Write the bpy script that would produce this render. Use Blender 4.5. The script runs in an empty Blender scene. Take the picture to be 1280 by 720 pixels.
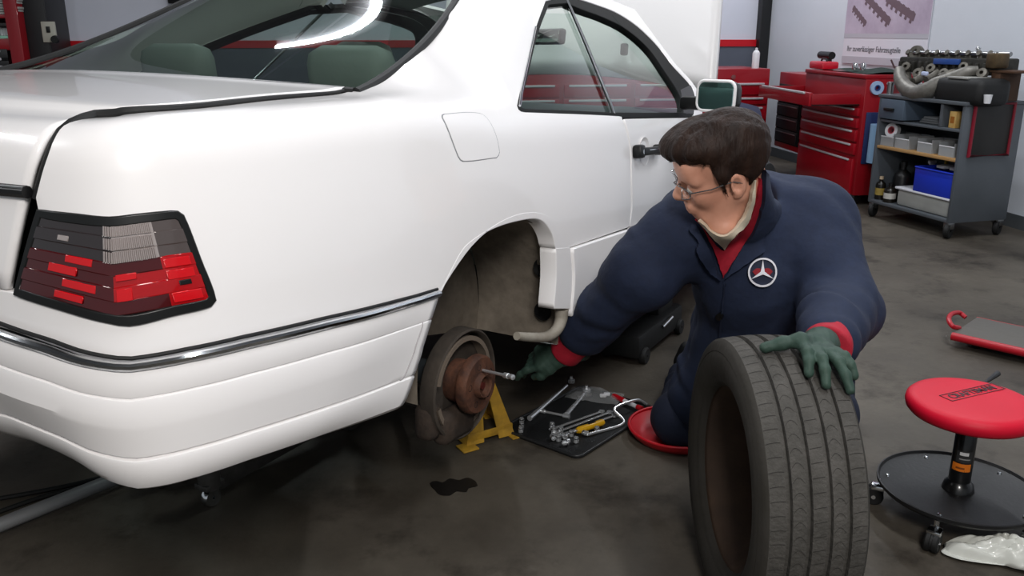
import bpy, bmesh, math, random
import numpy as np
from mathutils import Vector, Matrix
from mathutils.geometry import delaunay_2d_cdt
from mathutils.bvhtree import BVHTree
try:
    import openvdb
except ImportError:
    import pyopenvdb as openvdb

SC = bpy.context.scene
COL = SC.collection
random.seed(7)
RNG = np.random.default_rng(7)

# ------------------------------------------------------------------ camera
FPX, PITCH, CAMH = 1080.0, 0.2892, 1.25
cam_data = bpy.data.cameras.new('camera')
cam_data.sensor_width = 36.0
cam_data.lens = 36.0 * FPX / 1280.0
cam_data.clip_start = 0.02
cam = bpy.data.objects.new('camera', cam_data)
cam.location = (0, 0, CAMH)
cam.rotation_euler = (math.pi / 2 - PITCH, 0, 0)
COL.objects.link(cam)
SC.camera = cam

# ------------------------------------------------------------------ exposure, world, lights
SC.view_settings.view_transform = 'Standard'
SC.view_settings.look = 'None'
SC.view_settings.gamma = 1.0
SC.view_settings.exposure = 0.0
SC.view_settings.use_curve_mapping = False
world = bpy.data.worlds.new('soft_ambient_fill')  # soft frontal fill added through the unbuilt sides of the room
SC.world = world
world.use_nodes = True
world.node_tree.nodes['Background'].inputs[0].default_value = (0.86, 0.93, 1.0, 1)
world.node_tree.nodes['Background'].inputs[1].default_value = 0.34


def area(name, loc, target, size, size_y, power, color=(1, 1, 1)):
    d = bpy.data.lights.new(name, 'AREA')
    d.shape = 'RECTANGLE'
    d.size, d.size_y, d.energy, d.color = size, size_y, power, color
    o = bpy.data.objects.new(name, d)
    o.location = loc
    o.rotation_euler = (Vector(target) - Vector(loc)).to_track_quat('-Z', 'Y').to_euler()
    COL.objects.link(o)
    return o


# softbox on the left behind the camera (the video light) and the shop's overhead tubes
area('video_light', (.3, -0.7, 2.3), (-0.1, 2.4, 0.5), 0.6, 0.6, 56, (1.0, 0.965, 0.93))
TUBES = [(-1.46, 4.83, .68), (.35, 3.45, .17), (2.3, 4.3, .17), (1.3, 1.0, .17), (-3.5, 1.4, .17), (2.0, 7.6, .17)]
for _x, _y, _r in TUBES:
    _o = area('tube_light', (_x, _y, 3.32), (_x, _y, 0), 0.02, 1.5, 48, (0.93, 0.96, 1.0))
    _o.rotation_euler = (0, 0, _r)
    if _x == .35:
        _o.data.energy = 34        # turned down so the car's top doesn't clip; placed to light the hood

# ------------------------------------------------------------------ pixel helpers (a photograph pixel to a real point)
_c, _s = math.cos(PITCH), math.sin(PITCH)


def ray(u, v):
    up = -(v - 360) / FPX
    return np.array([(u - 640) / FPX, _c + up * _s, -_s + up * _c])


CAM0 = np.array([0, 0, CAMH])


def on_axis(u, v, ax, val):
    d = ray(u, v)
    return CAM0 + d * ((val - CAM0[ax]) / d[ax])


def fl(u, v, z=0.0):
    return on_axis(u, v, 2, z)


def pY(u, v, y):
    return on_axis(u, v, 1, y)


def w2p(X):
    X = np.asarray(X, float) - CAM0
    d = X[..., 1] * _c - X[..., 2] * _s
    up = X[..., 1] * _s + X[..., 2] * _c
    return np.stack([640 + FPX * X[..., 0] / d, 360 - FPX * up / d], -1)


# ------------------------------------------------------------------ materials
def lin(h):
    h = h.lstrip('#')
    c = [int(h[i:i + 2], 16) / 255 for i in (0, 2, 4)]
    return tuple(x / 12.92 if x <= .04045 else ((x + .055) / 1.055) ** 2.4 for x in c) + (1,)


MATS = {}


def mat(name, col, rough=.5, metal=0., var=None, bump=None, coat=0., trans=0., ior=1.45, spec=.5, emit=None, alpha=1., sheen=0., stretch=None):
    """var=(scale, second colour, amount); bump=(scale, strength)"""
    if name in MATS:
        return MATS[name]
    m = bpy.data.materials.new(name)
    m.use_nodes = True
    nt = m.node_tree
    b = nt.nodes['Principled BSDF']
    I = b.inputs
    c = lin(col) if isinstance(col, str) else col
    I['Base Color'].default_value = c
    I['Roughness'].default_value = rough
    I['Metallic'].default_value = metal
    I['Coat Weight'].default_value = coat
    I['Coat Roughness'].default_value = .03
    I['Transmission Weight'].default_value = trans
    I['IOR'].default_value = ior
    I['Specular IOR Level'].default_value = spec
    I['Alpha'].default_value = alpha
    I['Sheen Weight'].default_value = sheen
    if emit:
        I['Emission Color'].default_value = lin(emit[0])
        I['Emission Strength'].default_value = emit[1]
    if var or bump:
        tc = nt.nodes.new('ShaderNodeTexCoord')
        vec = tc.outputs['Object']
        if stretch:
            mp = nt.nodes.new('ShaderNodeMapping')
            mp.inputs['Scale'].default_value = stretch
            nt.links.new(vec, mp.inputs[0])
            vec = mp.outputs[0]
    if var:
        n = nt.nodes.new('ShaderNodeTexNoise')
        n.inputs['Scale'].default_value = var[0]
        n.inputs['Detail'].default_value = 6
        n.inputs['Roughness'].default_value = .65
        nt.links.new(vec, n.inputs['Vector'])
        r = nt.nodes.new('ShaderNodeValToRGB')
        a = var[2] if len(var) > 2 else .5
        r.color_ramp.elements[0].position = .5 - .22 / max(a * 2, .3)
        r.color_ramp.elements[1].position = .5 + .22 / max(a * 2, .3)
        r.color_ramp.elements[0].color = c
        r.color_ramp.elements[1].color = lin(var[1])
        nt.links.new(n.outputs[0], r.inputs[0])
        nt.links.new(r.outputs[0], I['Base Color'])
    if bump:
        n2 = nt.nodes.new('ShaderNodeTexNoise')
        n2.inputs['Scale'].default_value = bump[0]
        n2.inputs['Detail'].default_value = 4
        nt.links.new(vec, n2.inputs['Vector'])
        bp = nt.nodes.new('ShaderNodeBump')
        bp.inputs['Strength'].default_value = bump[1]
        bp.inputs['Distance'].default_value = .01
        nt.links.new(n2.outputs[0], bp.inputs['Height'])
        nt.links.new(bp.outputs[0], I['Normal'])
    MATS[name] = m
    return m


M_white = mat('white_car_paint', '#f0edec', .28, coat=.8)
M_black = mat('black_plastic', '#0d0d0e', .42)
M_rubber = mat('black_rubber', '#121212', .65)
M_chrome = mat('chrome', '#d8dadc', .12, 1.)
M_steel = mat('brushed_steel', '#9a9b9c', .3, 1.)
M_red = mat('red_enamel', '#b30d1a', .3, coat=.3)
M_tool_red = mat('tool_chest_red', '#8e0a18', .36, coat=.2)
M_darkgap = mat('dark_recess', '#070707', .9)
M_white_plastic = mat('white_plastic', '#d9d9dc', .4)

# ------------------------------------------------------------------ objects
def link(o, parent=None):
    COL.objects.link(o)
    if parent is not None:
        o.parent = parent
    return o


def tag(o, label=None, cat=None, group=None, kind=None):
    if label: o['label'] = label
    if cat: o['category'] = cat
    if group: o['group'] = group
    if kind: o['kind'] = kind
    return o


def thing(name, label, cat, loc=(0, 0, 0), rot=(0, 0, 0), group=None):
    o = bpy.data.objects.new(name, None)
    o.empty_display_size = .1
    o.location = tuple(loc)
    o.rotation_euler = rot
    link(o)
    return tag(o, label, cat, group)


def copy_tree(o, parent=None):
    c = o.copy()
    COL.objects.link(c)
    if parent is not None:
        c.parent = parent
    for ch in list(o.children):
        copy_tree(ch, c)
    return c


def mesh_obj(name, V, Fc, m, parent=None, smooth=30, normals=None):
    me = bpy.data.meshes.new(name)
    me.from_pydata([tuple(map(float, v)) for v in V], [], [tuple(map(int, f)) for f in Fc])
    me.update()
    if smooth is not None:
        me.polygons.foreach_set('use_smooth', [True] * len(me.polygons))
        if smooth < 180 and normals is None:
            me.set_sharp_from_angle(angle=math.radians(smooth))
    if normals is not None:
        me.normals_split_custom_set_from_vertices([tuple(n) for n in normals])
    o = bpy.data.objects.new(name, me)
    if m is not None:
        for k in (m if isinstance(m, (list, tuple)) else [m]):
            me.materials.append(k)
    return link(o, parent)


class MB:
    """collects simple shapes into one mesh"""

    def __init__(self):
        self.v, self.f = [], []

    def add(self, V, Fc):
        n = len(self.v)
        self.v += [tuple(map(float, p)) for p in V]
        self.f += [tuple(i + n for i in q) for q in Fc]
        return self

    def box(self, c, s, bev=0., rot=None):
        bm = bmesh.new()
        bmesh.ops.create_cube(bm, size=1)
        for v in bm.verts:
            v.co = Vector((v.co.x * s[0], v.co.y * s[1], v.co.z * s[2]))
        if bev > 0:
            bmesh.ops.bevel(bm, geom=list(bm.edges), offset=min(bev, .45 * min(s)), segments=2, profile=.5, affect='EDGES')
        R = rot if rot is not None else Matrix.Identity(3)
        bm.verts.index_update()
        V = [R @ v.co + Vector(c) for v in bm.verts]
        Fc = [[v.index for v in f.verts] for f in bm.faces]
        bm.free()
        return self.add(V, Fc)

    def tube(self, P, r, n=10, cap=True, closed=False):
        P = [Vector(p) for p in P]
        rs = r if isinstance(r, (list, tuple, np.ndarray)) else [r] * len(P)
        V, Fc = [], []
        up = None
        m = len(P)
        for i, p in enumerate(P):
            if closed:
                t = P[(i + 1) % m] - P[i - 1]
            else:
                t = P[min(i + 1, m - 1)] - P[max(i - 1, 0)]
            if t.length < 1e-9:
                t = Vector((0, 0, 1))
            t.normalize()
            if up is None:
                up = Vector((0, 0, 1)) if abs(t.z) < .9 else Vector((1, 0, 0))
            a = (up - t * up.dot(t))
            if a.length < 1e-6:
                a = t.orthogonal()
            a.normalize()
            up = a
            b = t.cross(a)
            for k in range(n):
                q = 2 * math.pi * k / n
                V.append(p + (a * math.cos(q) + b * math.sin(q)) * rs[i])
        L = m if closed else m - 1
        for i in range(L):
            for k in range(n):
                j = (i + 1) % m
                Fc.append((i * n + k, i * n + (k + 1) % n, j * n + (k + 1) % n, j * n + k))
        if cap and not closed:
            Fc.append(tuple(range(n - 1, -1, -1)))
            Fc.append(tuple((m - 1) * n + k for k in range(n)))
        return self.add(V, Fc)

    def cyl(self, a, b, r, r2=None, n=20, cap=True):
        return self.tube([a, b], [r, r if r2 is None else r2], n, cap)

    def lathe(self, prof, c=(0, 0, 0), axis=(0, 0, 1), n=32, closed=False):
        """prof: (radius, height) pairs about an axis through c"""
        ax = Vector(axis).normalized()
        a = ax.orthogonal().normalized()
        if abs(ax.z) > .99:
            a = Vector((1, 0, 0))
        b = ax.cross(a)
        V, Fc = [], []
        m = len(prof)
        for r, h in prof:
            for k in range(n):
                q = 2 * math.pi * k / n
                V.append(Vector(c) + ax * h + (a * math.cos(q) + b * math.sin(q)) * max(r, 1e-5))
        for i in range(m if closed else m - 1):
            j = (i + 1) % m
            for k in range(n):
                Fc.append((i * n + k, i * n + (k + 1) % n, j * n + (k + 1) % n, j * n + k))
        return self.add(V, Fc)

    def prism(self, poly, p0, ex, ey, d):
        """polygon (2D, in the frame p0, ex, ey) extruded along vector d"""
        p0, ex, ey, d = Vector(p0), Vector(ex), Vector(ey), Vector(d)
        n = len(poly)
        V = [p0 + ex * x + ey * y for x, y in poly] + [p0 + ex * x + ey * y + d for x, y in poly]
        Fc = [tuple(range(n - 1, -1, -1)), tuple(range(n, 2 * n))]
        Fc += [(i, (i + 1) % n, n + (i + 1) % n, n + i) for i in range(n)]
        return self.add(V, Fc)

    def ball(self, c, r, n=14, s=(1, 1, 1)):
        V, Fc = [], []
        h = n // 2
        for i in range(h + 1):
            a = math.pi * i / h
            for k in range(n):
                q = 2 * math.pi * k / n
                V.append((c[0] + r * s[0] * math.sin(a) * math.cos(q), c[1] + r * s[1] * math.sin(a) * math.sin(q), c[2] + r * s[2] * math.cos(a)))
        for i in range(h):
            for k in range(n):
                Fc.append((i * n + k, (i + 1) * n + k, (i + 1) * n + (k + 1) % n, i * n + (k + 1) % n))
        return self.add(V, Fc)

    def grid(self, G):
        """G: rows x cols x 3"""
        r, c = G.shape[:2]
        return self.add(G.reshape(-1, 3), [(i * c + j, i * c + j + 1, (i + 1) * c + j + 1, (i + 1) * c + j) for i in range(r - 1) for j in range(c - 1)])

    def build(self, name, m, parent=None, smooth=35, fix=True):
        o = mesh_obj(name, self.v, self.f, m, parent, None)
        me = o.data
        if fix:
            bm = bmesh.new()
            bm.from_mesh(me)
            bmesh.ops.remove_doubles(bm, verts=bm.verts, dist=1e-5)
            bmesh.ops.recalc_face_normals(bm, faces=bm.faces)
            bm.to_mesh(me)
            bm.free()
        if smooth is not None:
            me.polygons.foreach_set('use_smooth', [True] * len(me.polygons))
            me.set_sharp_from_angle(angle=math.radians(smooth))
        return o


def sm(a, b, x):
    t = np.clip((np.asarray(x, float) - a) / (b - a), 0, 1)
    return t * t * (3 - 2 * t)


def curve(P, step, closed=False):
    """smooth line through the points; a point with a third value 1 is a sharp corner"""
    P = [tuple(p) for p in P]
    Q = np.array([p[:2] for p in P], float)
    sh = [len(p) > 2 and p[2] == 1 for p in P]
    n = len(P)
    out = []
    for i in range(n if closed else n - 1):
        j = (i + 1) % n
        a, b = Q[i], Q[j]
        L = np.linalg.norm(b - a)
        ia = (i - 1) % n if (closed or i > 0) else i
        jb = (j + 1) % n if (closed or j < n - 1) else j

        def tang(k, prev, nxt, d):
            if sh[k] or prev == k or nxt == k:
                return b - a
            t = Q[nxt] - Q[prev]
            return t / (np.linalg.norm(t) + 1e-9) * L
        ta, tb = tang(i, ia, j, 0), tang(j, i, jb, 1)
        m = max(1, int(round(L / step)))
        for t in np.arange(m) / m:
            h = 2 * t**3 - 3 * t * t + 1, t**3 - 2 * t * t + t, -2 * t**3 + 3 * t * t, t**3 - t * t
            out.append(h[0] * a + h[1] * ta + h[2] * b + h[3] * tb)
    if not closed:
        out.append(Q[-1])
    return np.array(out)


def inside(poly, X):
    x, y = X[:, 0], X[:, 1]
    r = np.zeros(len(X), bool)
    a = poly
    b = np.roll(poly, -1, 0)
    for (x0, y0), (x1, y1) in zip(a, b):
        if y0 == y1:
            continue
        c = ((y0 > y) != (y1 > y)) & (x < (x1 - x0) * (y - y0) / (y1 - y0) + x0)
        r ^= c
    return r


def fill(loop, holes=(), step=.02):
    """triangulates a 2D outline with evenly spread inner points; returns verts, tris, boundary loops as index lists"""
    loops = [np.asarray(loop)] + [np.asarray(h) for h in holes]
    B = np.vstack(loops)
    lo, hi = B.min(0), B.max(0)
    gx, gy = np.meshgrid(np.arange(lo[0], hi[0], step), np.arange(lo[1], hi[1], step), indexing='ij')
    Gp = np.c_[gx.ravel(), gy.ravel()]
    ok = inside(loops[0], Gp)
    for h in loops[1:]:
        ok &= ~inside(h, Gp)
    Gp = Gp[ok]
    if len(Gp):
        d = np.full(len(Gp), 9.)
        for L in loops:
            a, b = L, np.roll(L, -1, 0)
            for p, q in zip(a, b):
                e = q - p
                t = np.clip(((Gp - p) @ e) / (e @ e + 1e-12), 0, 1)
                d = np.minimum(d, np.linalg.norm(Gp - p - t[:, None] * e, axis=1))
        Gp = Gp[d > step * .45]
    allp = np.vstack([B, Gp]) if len(Gp) else B
    edges, k = [], 0
    for L in loops:
        n = len(L)
        edges += [(k + i, k + (i + 1) % n) for i in range(n)]
        k += n
    r = delaunay_2d_cdt([Vector(p) for p in allp], edges, [], 0, 1e-7)
    V = np.array([tuple(v) for v in r[0]])
    T = np.array([t for t in r[2] if len(t) == 3])
    c = V[T].mean(1)
    ok = inside(loops[0], c)
    for h in loops[1:]:
        ok &= ~inside(h, c)
    T = T[ok]
    # boundary edges from triangles
    cnt = {}
    for t in T:
        for a, b in ((t[0], t[1]), (t[1], t[2]), (t[2], t[0])):
            cnt[(a, b)] = 1
    be = [(a, b) for (a, b) in cnt if (b, a) not in cnt]
    return V, T, be


def panel(name, surf, loop, m, parent, holes=(), step=.02, off=0., thick=.012, flip=False, mirror=False, lip=.5):
    """a sheet of the surface surf(u, v) cut to an outline, with folded edges of the given depth"""
    V, T, be = fill(loop, holes, step)
    P = surf(V[:, 0], V[:, 1])
    e = 2e-3
    du = surf(V[:, 0] + e, V[:, 1]) - surf(V[:, 0] - e, V[:, 1])
    dv = surf(V[:, 0], V[:, 1] + e) - surf(V[:, 0], V[:, 1] - e)
    N = np.cross(du, dv)
    N /= np.linalg.norm(N, axis=1, keepdims=True) + 1e-12
    if not flip:
        N = -N          # u x v points into the body
    P = P + N * off
    # orient triangles with the normal
    fn = np.cross(P[T[:, 1]] - P[T[:, 0]], P[T[:, 2]] - P[T[:, 0]])
    sgn = (fn * N[T[:, 0]]).sum(1)
    T2 = np.where((sgn < 0)[:, None], T[:, ::-1], T)
    be = {}
    for t in T2:
        for a, b in ((t[0], t[1]), (t[1], t[2]), (t[2], t[0])):
            be[(a, b)] = 1
    be = [(a, b) for (a, b) in be if (b, a) not in be]
    # sideways direction on each boundary vertex
    side = np.zeros_like(P)
    for a, b in be:
        s = np.cross(P[b] - P[a], N[a])
        side[a] += s
        side[b] += s
    ln = np.linalg.norm(side, axis=1, keepdims=True)
    side = np.where(ln > 1e-12, side / (ln + 1e-12), 0)
    bv = sorted({i for ed in be for i in ed})
    i0 = len(P)
    ring1 = {b: i0 + k for k, b in enumerate(bv)}
    ring2 = {b: i0 + len(bv) + k for k, b in enumerate(bv)}
    r = min(.003, thick * .4)
    A1 = P[bv] + side[bv] * r - N[bv] * r
    A2 = P[bv] + side[bv] * r - N[bv] * thick
    VV = np.vstack([P, A1, A2])
    N1 = side[bv].copy()
    bad = np.linalg.norm(N1, axis=1) < .1
    N1[bad] = N[bv][bad]
    NN = np.vstack([N, N1 * .95 + N[bv] * .3, N1])
    NN /= np.linalg.norm(NN, axis=1, keepdims=True) + 1e-12
    Fc = [tuple(t) for t in T2]
    for a, b in be:
        Fc.append((b, a, ring1[a], ring1[b]))
        Fc.append((ring1[b], ring1[a], ring2[a], ring2[b]))
    if mirror:
        VV = VV * [1, -1, 1]
        NN = NN * [1, -1, 1]
        Fc = [f[::-1] for f in Fc]
    return mesh_obj(name, VV, Fc, m, parent, 180, NN)


def mirror_of(o, parent):
    me = o.data.copy()
    for v in me.vertices:
        v.co.y = -v.co.y
    me.flip_normals()
    c = bpy.data.objects.new(o.name, me)
    return link(c, parent)


def text_mesh(s, size, name, m, parent, M4, extrude=.0006, align='CENTER', bold=0., sx=1.):
    cu = bpy.data.curves.new(name, 'FONT')
    cu.body = s
    cu.size = size
    cu.align_x = align
    cu.align_y = 'CENTER'
    cu.extrude = extrude
    cu.offset = bold
    o = bpy.data.objects.new(name, cu)
    COL.objects.link(o)
    dg = bpy.context.evaluated_depsgraph_get()
    me = bpy.data.meshes.new_from_object(o.evaluated_get(dg))
    bpy.data.objects.remove(o)
    for v in me.vertices:
        v.co.x *= sx
    me.transform(M4)
    me.materials.clear()
    me.materials.append(m)
    t = bpy.data.objects.new(name, me)
    return link(t, parent)


def frame4(o, x, y, z=None):
    x, y = Vector(x).normalized(), Vector(y)
    z = x.cross(y).normalized() if z is None else Vector(z)
    y = z.cross(x)
    return Matrix(((x.x, y.x, z.x, o[0]), (x.y, y.y, z.y, o[1]), (x.z, y.z, z.z, o[2]), (0, 0, 0, 1)))
# ------------------------------------------------------------------ the setting
def concrete():
    m = bpy.data.materials.new('stained_concrete')
    m.use_nodes = True
    nt = m.node_tree
    b = nt.nodes['Principled BSDF']
    N = nt.nodes.new
    tc = N('ShaderNodeTexCoord')

    def noise(sc, det=6, rough=.6):
        n = N('ShaderNodeTexNoise')
        n.inputs['Scale'].default_value = sc
        n.inputs['Detail'].default_value = det
        n.inputs['Roughness'].default_value = rough
        nt.links.new(tc.outputs['Object'], n.inputs['Vector'])
        return n

    def ramp(src, p0, c0, p1, c1):
        r = N('ShaderNodeValToRGB')
        r.color_ramp.elements[0].position, r.color_ramp.elements[1].position = p0, p1
        r.color_ramp.elements[0].color, r.color_ramp.elements[1].color = lin(c0), lin(c1)
        nt.links.new(src, r.inputs[0])
        return r.outputs[0]

    def mix(t, a, bb, f):
        x = N('ShaderNodeMix')
        x.data_type = 'RGBA'
        x.blend_type = t
        if isinstance(f, float):
            x.inputs[0].default_value = f
        else:
            nt.links.new(f, x.inputs[0])
        nt.links.new(a, x.inputs[6])
        nt.links.new(bb, x.inputs[7])
        return x.outputs[2]
    base = ramp(noise(1.1).outputs[0], .35, '#4b443b', .68, '#71695d')
    fine = ramp(noise(26, 8, .75).outputs[0], .3, '#7c7c7c', .72, '#b4b4b4')
    c = mix('MULTIPLY', base, fine, .55)
    stain = noise(2.6, 9, .7)
    sm_ = ramp(stain.outputs[0], .52, '#ffffff', .66, '#8a837a')
    c = mix('MULTIPLY', c, sm_, .8)
    pale = ramp(noise(4.3, 9, .75).outputs[0], .62, '#000000', .78, '#ffffff')
    pc = N('ShaderNodeRGB')
    pc.outputs[0].default_value = lin('#7b766d')
    c = mix('MIX', c, pc.outputs[0], .0)
    pm = N('ShaderNodeMath')
    pm.operation = 'MULTIPLY'
    pm.inputs[1].default_value = .35
    nt.links.new(pale, pm.inputs[0])
    c = mix('MIX', c, pc.outputs[0], pm.outputs[0])
    nt.links.new(c, b.inputs['Base Color'])
    rr = N('ShaderNodeMapRange')
    rr.inputs[3].default_value, rr.inputs[4].default_value = .42, .75
    nt.links.new(stain.outputs[0], rr.inputs[0])
    nt.links.new(rr.outputs[0], b.inputs['Roughness'])
    b.inputs['Specular IOR Level'].default_value = .35
    bp = N('ShaderNodeBump')
    bp.inputs['Strength'].default_value = .12
    bp.inputs['Distance'].default_value = .01
    nt.links.new(noise(60, 6).outputs[0], bp.inputs['Height'])
    nt.links.new(bp.outputs[0], b.inputs['Normal'])
    return m


def struct(name, mb, m, smooth=None):
    o = mb.build(name, m, None, smooth)
    o['kind'] = 'structure'
    return o


# right wall runs away from the camera, the back wall meets it at the black post
A10 = math.radians(10)
E1 = np.array([-math.sin(A10), math.cos(A10), 0])       # along the right wall, away
E2 = np.array([-math.cos(A10), -math.sin(A10), 0])      # along the back wall, to the left
WR0 = fl(1252, 280)                                     # a point where the right wall meets the floor
def _corner_t():
    k = ray(957, 40)
    r = k[0] / k[1]
    return (r * WR0[1] - WR0[0]) / (E1[0] - r * E1[1])
WT = _corner_t()
CORN = WR0 + E1 * WT
CEIL = 3.5
struct('floor', MB().box((0, 4, -.05), (17, 17, .1)), concrete())
M_wall = mat('white_wall_paint', '#d6d9e4', .6, var=(1.2, '#cdd0dc', .4))
M_wall_r = mat('white_panel_wall', '#d9dde4', .45, var=(.9, '#ced3da', .4))
M_grey_wall = mat('grey_wall_paint', '#5b606d', .6, var=(3., '#525763', .5))
Rw = Matrix(((E2[0], E1[0], 0), (E2[1], E1[1], 0), (0, 0, 1)))     # columns: E2, E1, up


def along(o, a, b, z):      # point at a along E2, b along E1 from o
    return Vector(o) + Vector(E2) * a + Vector(E1) * b + Vector((0, 0, z))


struct('wall_back', MB().box(along(CORN, 5, .1, CEIL / 2), (10.4, .2, CEIL), rot=Rw), M_wall)
struct('wall_right', MB().box(along(CORN, -.1, -6, CEIL / 2), (.2, 12.4, CEIL), rot=Rw), M_wall_r)
struct('ceiling', MB().box((0, 4, CEIL + .05), (17, 17, .1)), mat('ceiling_paint', '#8f9296', .8))
STR_Z = 1.25 - (math.hypot(*CORN[:2])) * 0   # stripe heights found on the back wall below


def on_back(u, v):
    d = ray(u, v)
    n = E1[:2]
    t = (n @ (CORN[:2] - CAM0[:2])) / (n @ d[:2])
    return CAM0 + d * t


def on_right(u, v, off=0.):
    d = ray(u, v)
    n = E2[:2]
    t = (n @ (WR0[:2] + E2[:2] * off - CAM0[:2])) / (n @ d[:2])
    return CAM0 + d * t


zt = on_back(920, 49.5)[2]
zb = on_back(920, 58)[2]
struct('trim_1', MB().box(along(CORN, 5, -.012, (zt + zb) / 2), (9.9, .025, zt - zb), rot=Rw), mat('red_wall_stripe', '#c00a1c', .4))
struct('trim_2', MB().box(along(CORN, 5, -.006, zb / 2), (9.9, .012, zb), rot=Rw), M_grey_wall)
struct('trim_3', MB().box(along(CORN, .05, -.05, CEIL / 2), (.115, .1, CEIL), .006, rot=Rw), mat('black_steel_post', '#17181a', .5))
struct('baseboard_right', MB().box(along(CORN, .006, -6, .045), (.012, 11.9, .09), rot=Rw), mat('grey_cove_base', '#4b4f52', .6))

# ceiling tubes: the light above is made by these lamps
M_tube = mat('lit_fluorescent_tube', '#ffffff', .4, emit=('#f2f6ff', 9.))
M_fix = mat('white_lamp_housing', '#d0d0d0', .5)
WHERE = ['over the roof of the car', 'over the door of the car', 'over the grey cart', 'over the held tire', 'at the left behind the trunk', 'near the back wall by the poster']
for i, (x, y, rz_) in enumerate(TUBES):
    t = thing('ceiling_light', 'white single tube fluorescent ceiling lamp hanging ' + WHERE[i], 'lamp', (x, y, 3.34), (0, 0, rz_), group='ceiling tube lamps')
    MB().box((0, 0, .045), (.12, 1.56, .05), .01).build('housing', M_fix, t)
    MB().cyl((0, -.74, .0), (0, .74, .0), .013, n=10).build('tube', M_tube, t)
    for s in (-.5, .5):
        MB().cyl((0, s, .06), (0, s, .165), .006, n=6).build('hanger_rod', M_steel, t)
# ------------------------------------------------------------------ the car (its own frame: x forward from the rear axle, y left, z up)
CARP = np.array([-.7654, 2.4815, .1565])
YAW, CPIT = .5226, .0534
car = thing('car', 'white two door coupe jacked up with its right rear wheel off and hood raised', 'car', CARP, (0, CPIT, math.pi / 2 - YAW))
_Rz = np.array(Matrix.Rotation(math.pi / 2 - YAW, 3, 'Z'))
_Ry = np.array(Matrix.Rotation(CPIT, 3, 'Y'))
CM = _Rz @ _Ry


def c2w(P):
    return np.asarray(P) @ CM.T + CARP


def oncar(u, v, ax, val):
    o = CM.T @ (CAM0 - CARP)
    d = CM.T @ ray(u, v)
    return o + d * ((val - o[ax]) / d[ax])


PL = np.array([(2.9, -.77), (2.3, -.825), (1.6, -.855), (.8, -.868), (.2, -.870), (-.3, -.868), (-.6, -.860), (-.8, -.847), (-.92, -.826), (-.99, -.795), (-1.04, -.745), (-1.07, -.67), (-1.09, -.56), (-1.11, -.35), (-1.12, 0)])


def crom(P, n=24):
    P = np.vstack([2 * P[0] - P[1], P, 2 * P[-1] - P[-2]])
    o = []
    for i in range(1, len(P) - 2):
        p0, p1, p2, p3 = P[i - 1:i + 3]
        t = np.linspace(0, 1, n, endpoint=False)[:, None]
        o.append(.5 * ((2 * p1) + (-p0 + p2) * t + (2 * p0 - 5 * p1 + 4 * p2 - p3) * t * t + (-p0 + 3 * p1 - 3 * p2 + p3) * t**3))
    o.append(P[-2:-1])
    return np.vstack(o)


PC = crom(PL)
PS = np.r_[0, np.cumsum(np.linalg.norm(np.diff(PC, axis=0), axis=1))]
PS = PS - np.interp(0., -PC[:, 0], PS)
UC = PS[-1]             # u of the centre of the tail


def plan(u):
    p = np.stack([np.interp(u, PS, PC[:, 0]), np.interp(u, PS, PC[:, 1])], -1)
    a = np.stack([np.interp(u + .015, PS, PC[:, 0]), np.interp(u + .015, PS, PC[:, 1])], -1) - np.stack([np.interp(u - .015, PS, PC[:, 0]), np.interp(u - .015, PS, PC[:, 1])], -1)
    a = a / np.linalg.norm(a, axis=-1, keepdims=True)
    return p, np.stack([a[..., 1], -a[..., 0]], -1)


def theta(u):
    return 37 + 14 * sm(-.12, .08, u) + (88 - 51) * sm(.04, .46, u)


def kz(u):
    return 1 - .105 * sm(-.1, -1.8, u) + np.where(u < .4, .150 * sm(-.15, .4, u), .150 - .125 * (np.minimum(u, 1.15) - .4))


def Pc(u, v):
    """the body skin: u runs along the side to the tail, v up the section from the crease line"""
    u = np.asarray(u, float)
    v = np.asarray(v, float)
    u, v = np.broadcast_arrays(u, v)
    sh = u.shape
    u, v = u.ravel(), v.ravel()
    fr = np.linspace(0, 1, 64)
    vv = v[:, None] * fr
    th = theta(u)[:, None]
    phi = 2 + 6 * sm(0, .30, vv) + (th - 8) * sm(.28, .42, vv) + np.maximum(86 - th, 0) * sm(.90, 1.06, vv)
    phi = np.where(vv < 0, 2 + vv * 60 * 0, phi)
    phi = np.radians(phi)
    dv = (v / 63)[:, None]
    cz, cs = np.cos(phi), np.sin(phi)
    z = ((cz[:, 1:] + cz[:, :-1]) / 2 * dv).sum(1)
    t = ((cs[:, 1:] + cs[:, :-1]) / 2 * dv).sum(1)
    z = .53 + z * np.where(v > 0, kz(u), 1)
    p, nn = plan(u)
    return np.c_[p + nn * t[:, None], z].reshape(sh + (3,))


_gu, _gv = np.meshgrid(np.linspace(-2.4, 1.6, 161), np.linspace(-.25, .8, 85), indexing='ij')
_G = w2p(c2w(Pc(_gu, _gv)))


def inv(pu, pv):
    d = ((_G - [pu, pv])**2).sum(-1)
    i = np.unravel_index(d.argmin(), d.shape)
    q = np.array([_gu[i], _gv[i]])
    for _ in range(14):
        p = w2p(c2w(Pc(np.array([q[0], q[0] + 1e-4, q[0]]), np.array([q[1], q[1], q[1] + 1e-4]))))
        J = np.c_[p[1] - p[0], p[2] - p[0]] / 1e-4
        s = np.linalg.solve(J, np.array([pu, pv]) - p[0])
        q = q + np.clip(s, -.1, .1)
    return q


def L(*pts):
    """photograph pixels laid on the body skin"""
    return [tuple(inv(p[0], p[1])) + tuple(p[2:]) for p in pts]


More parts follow.
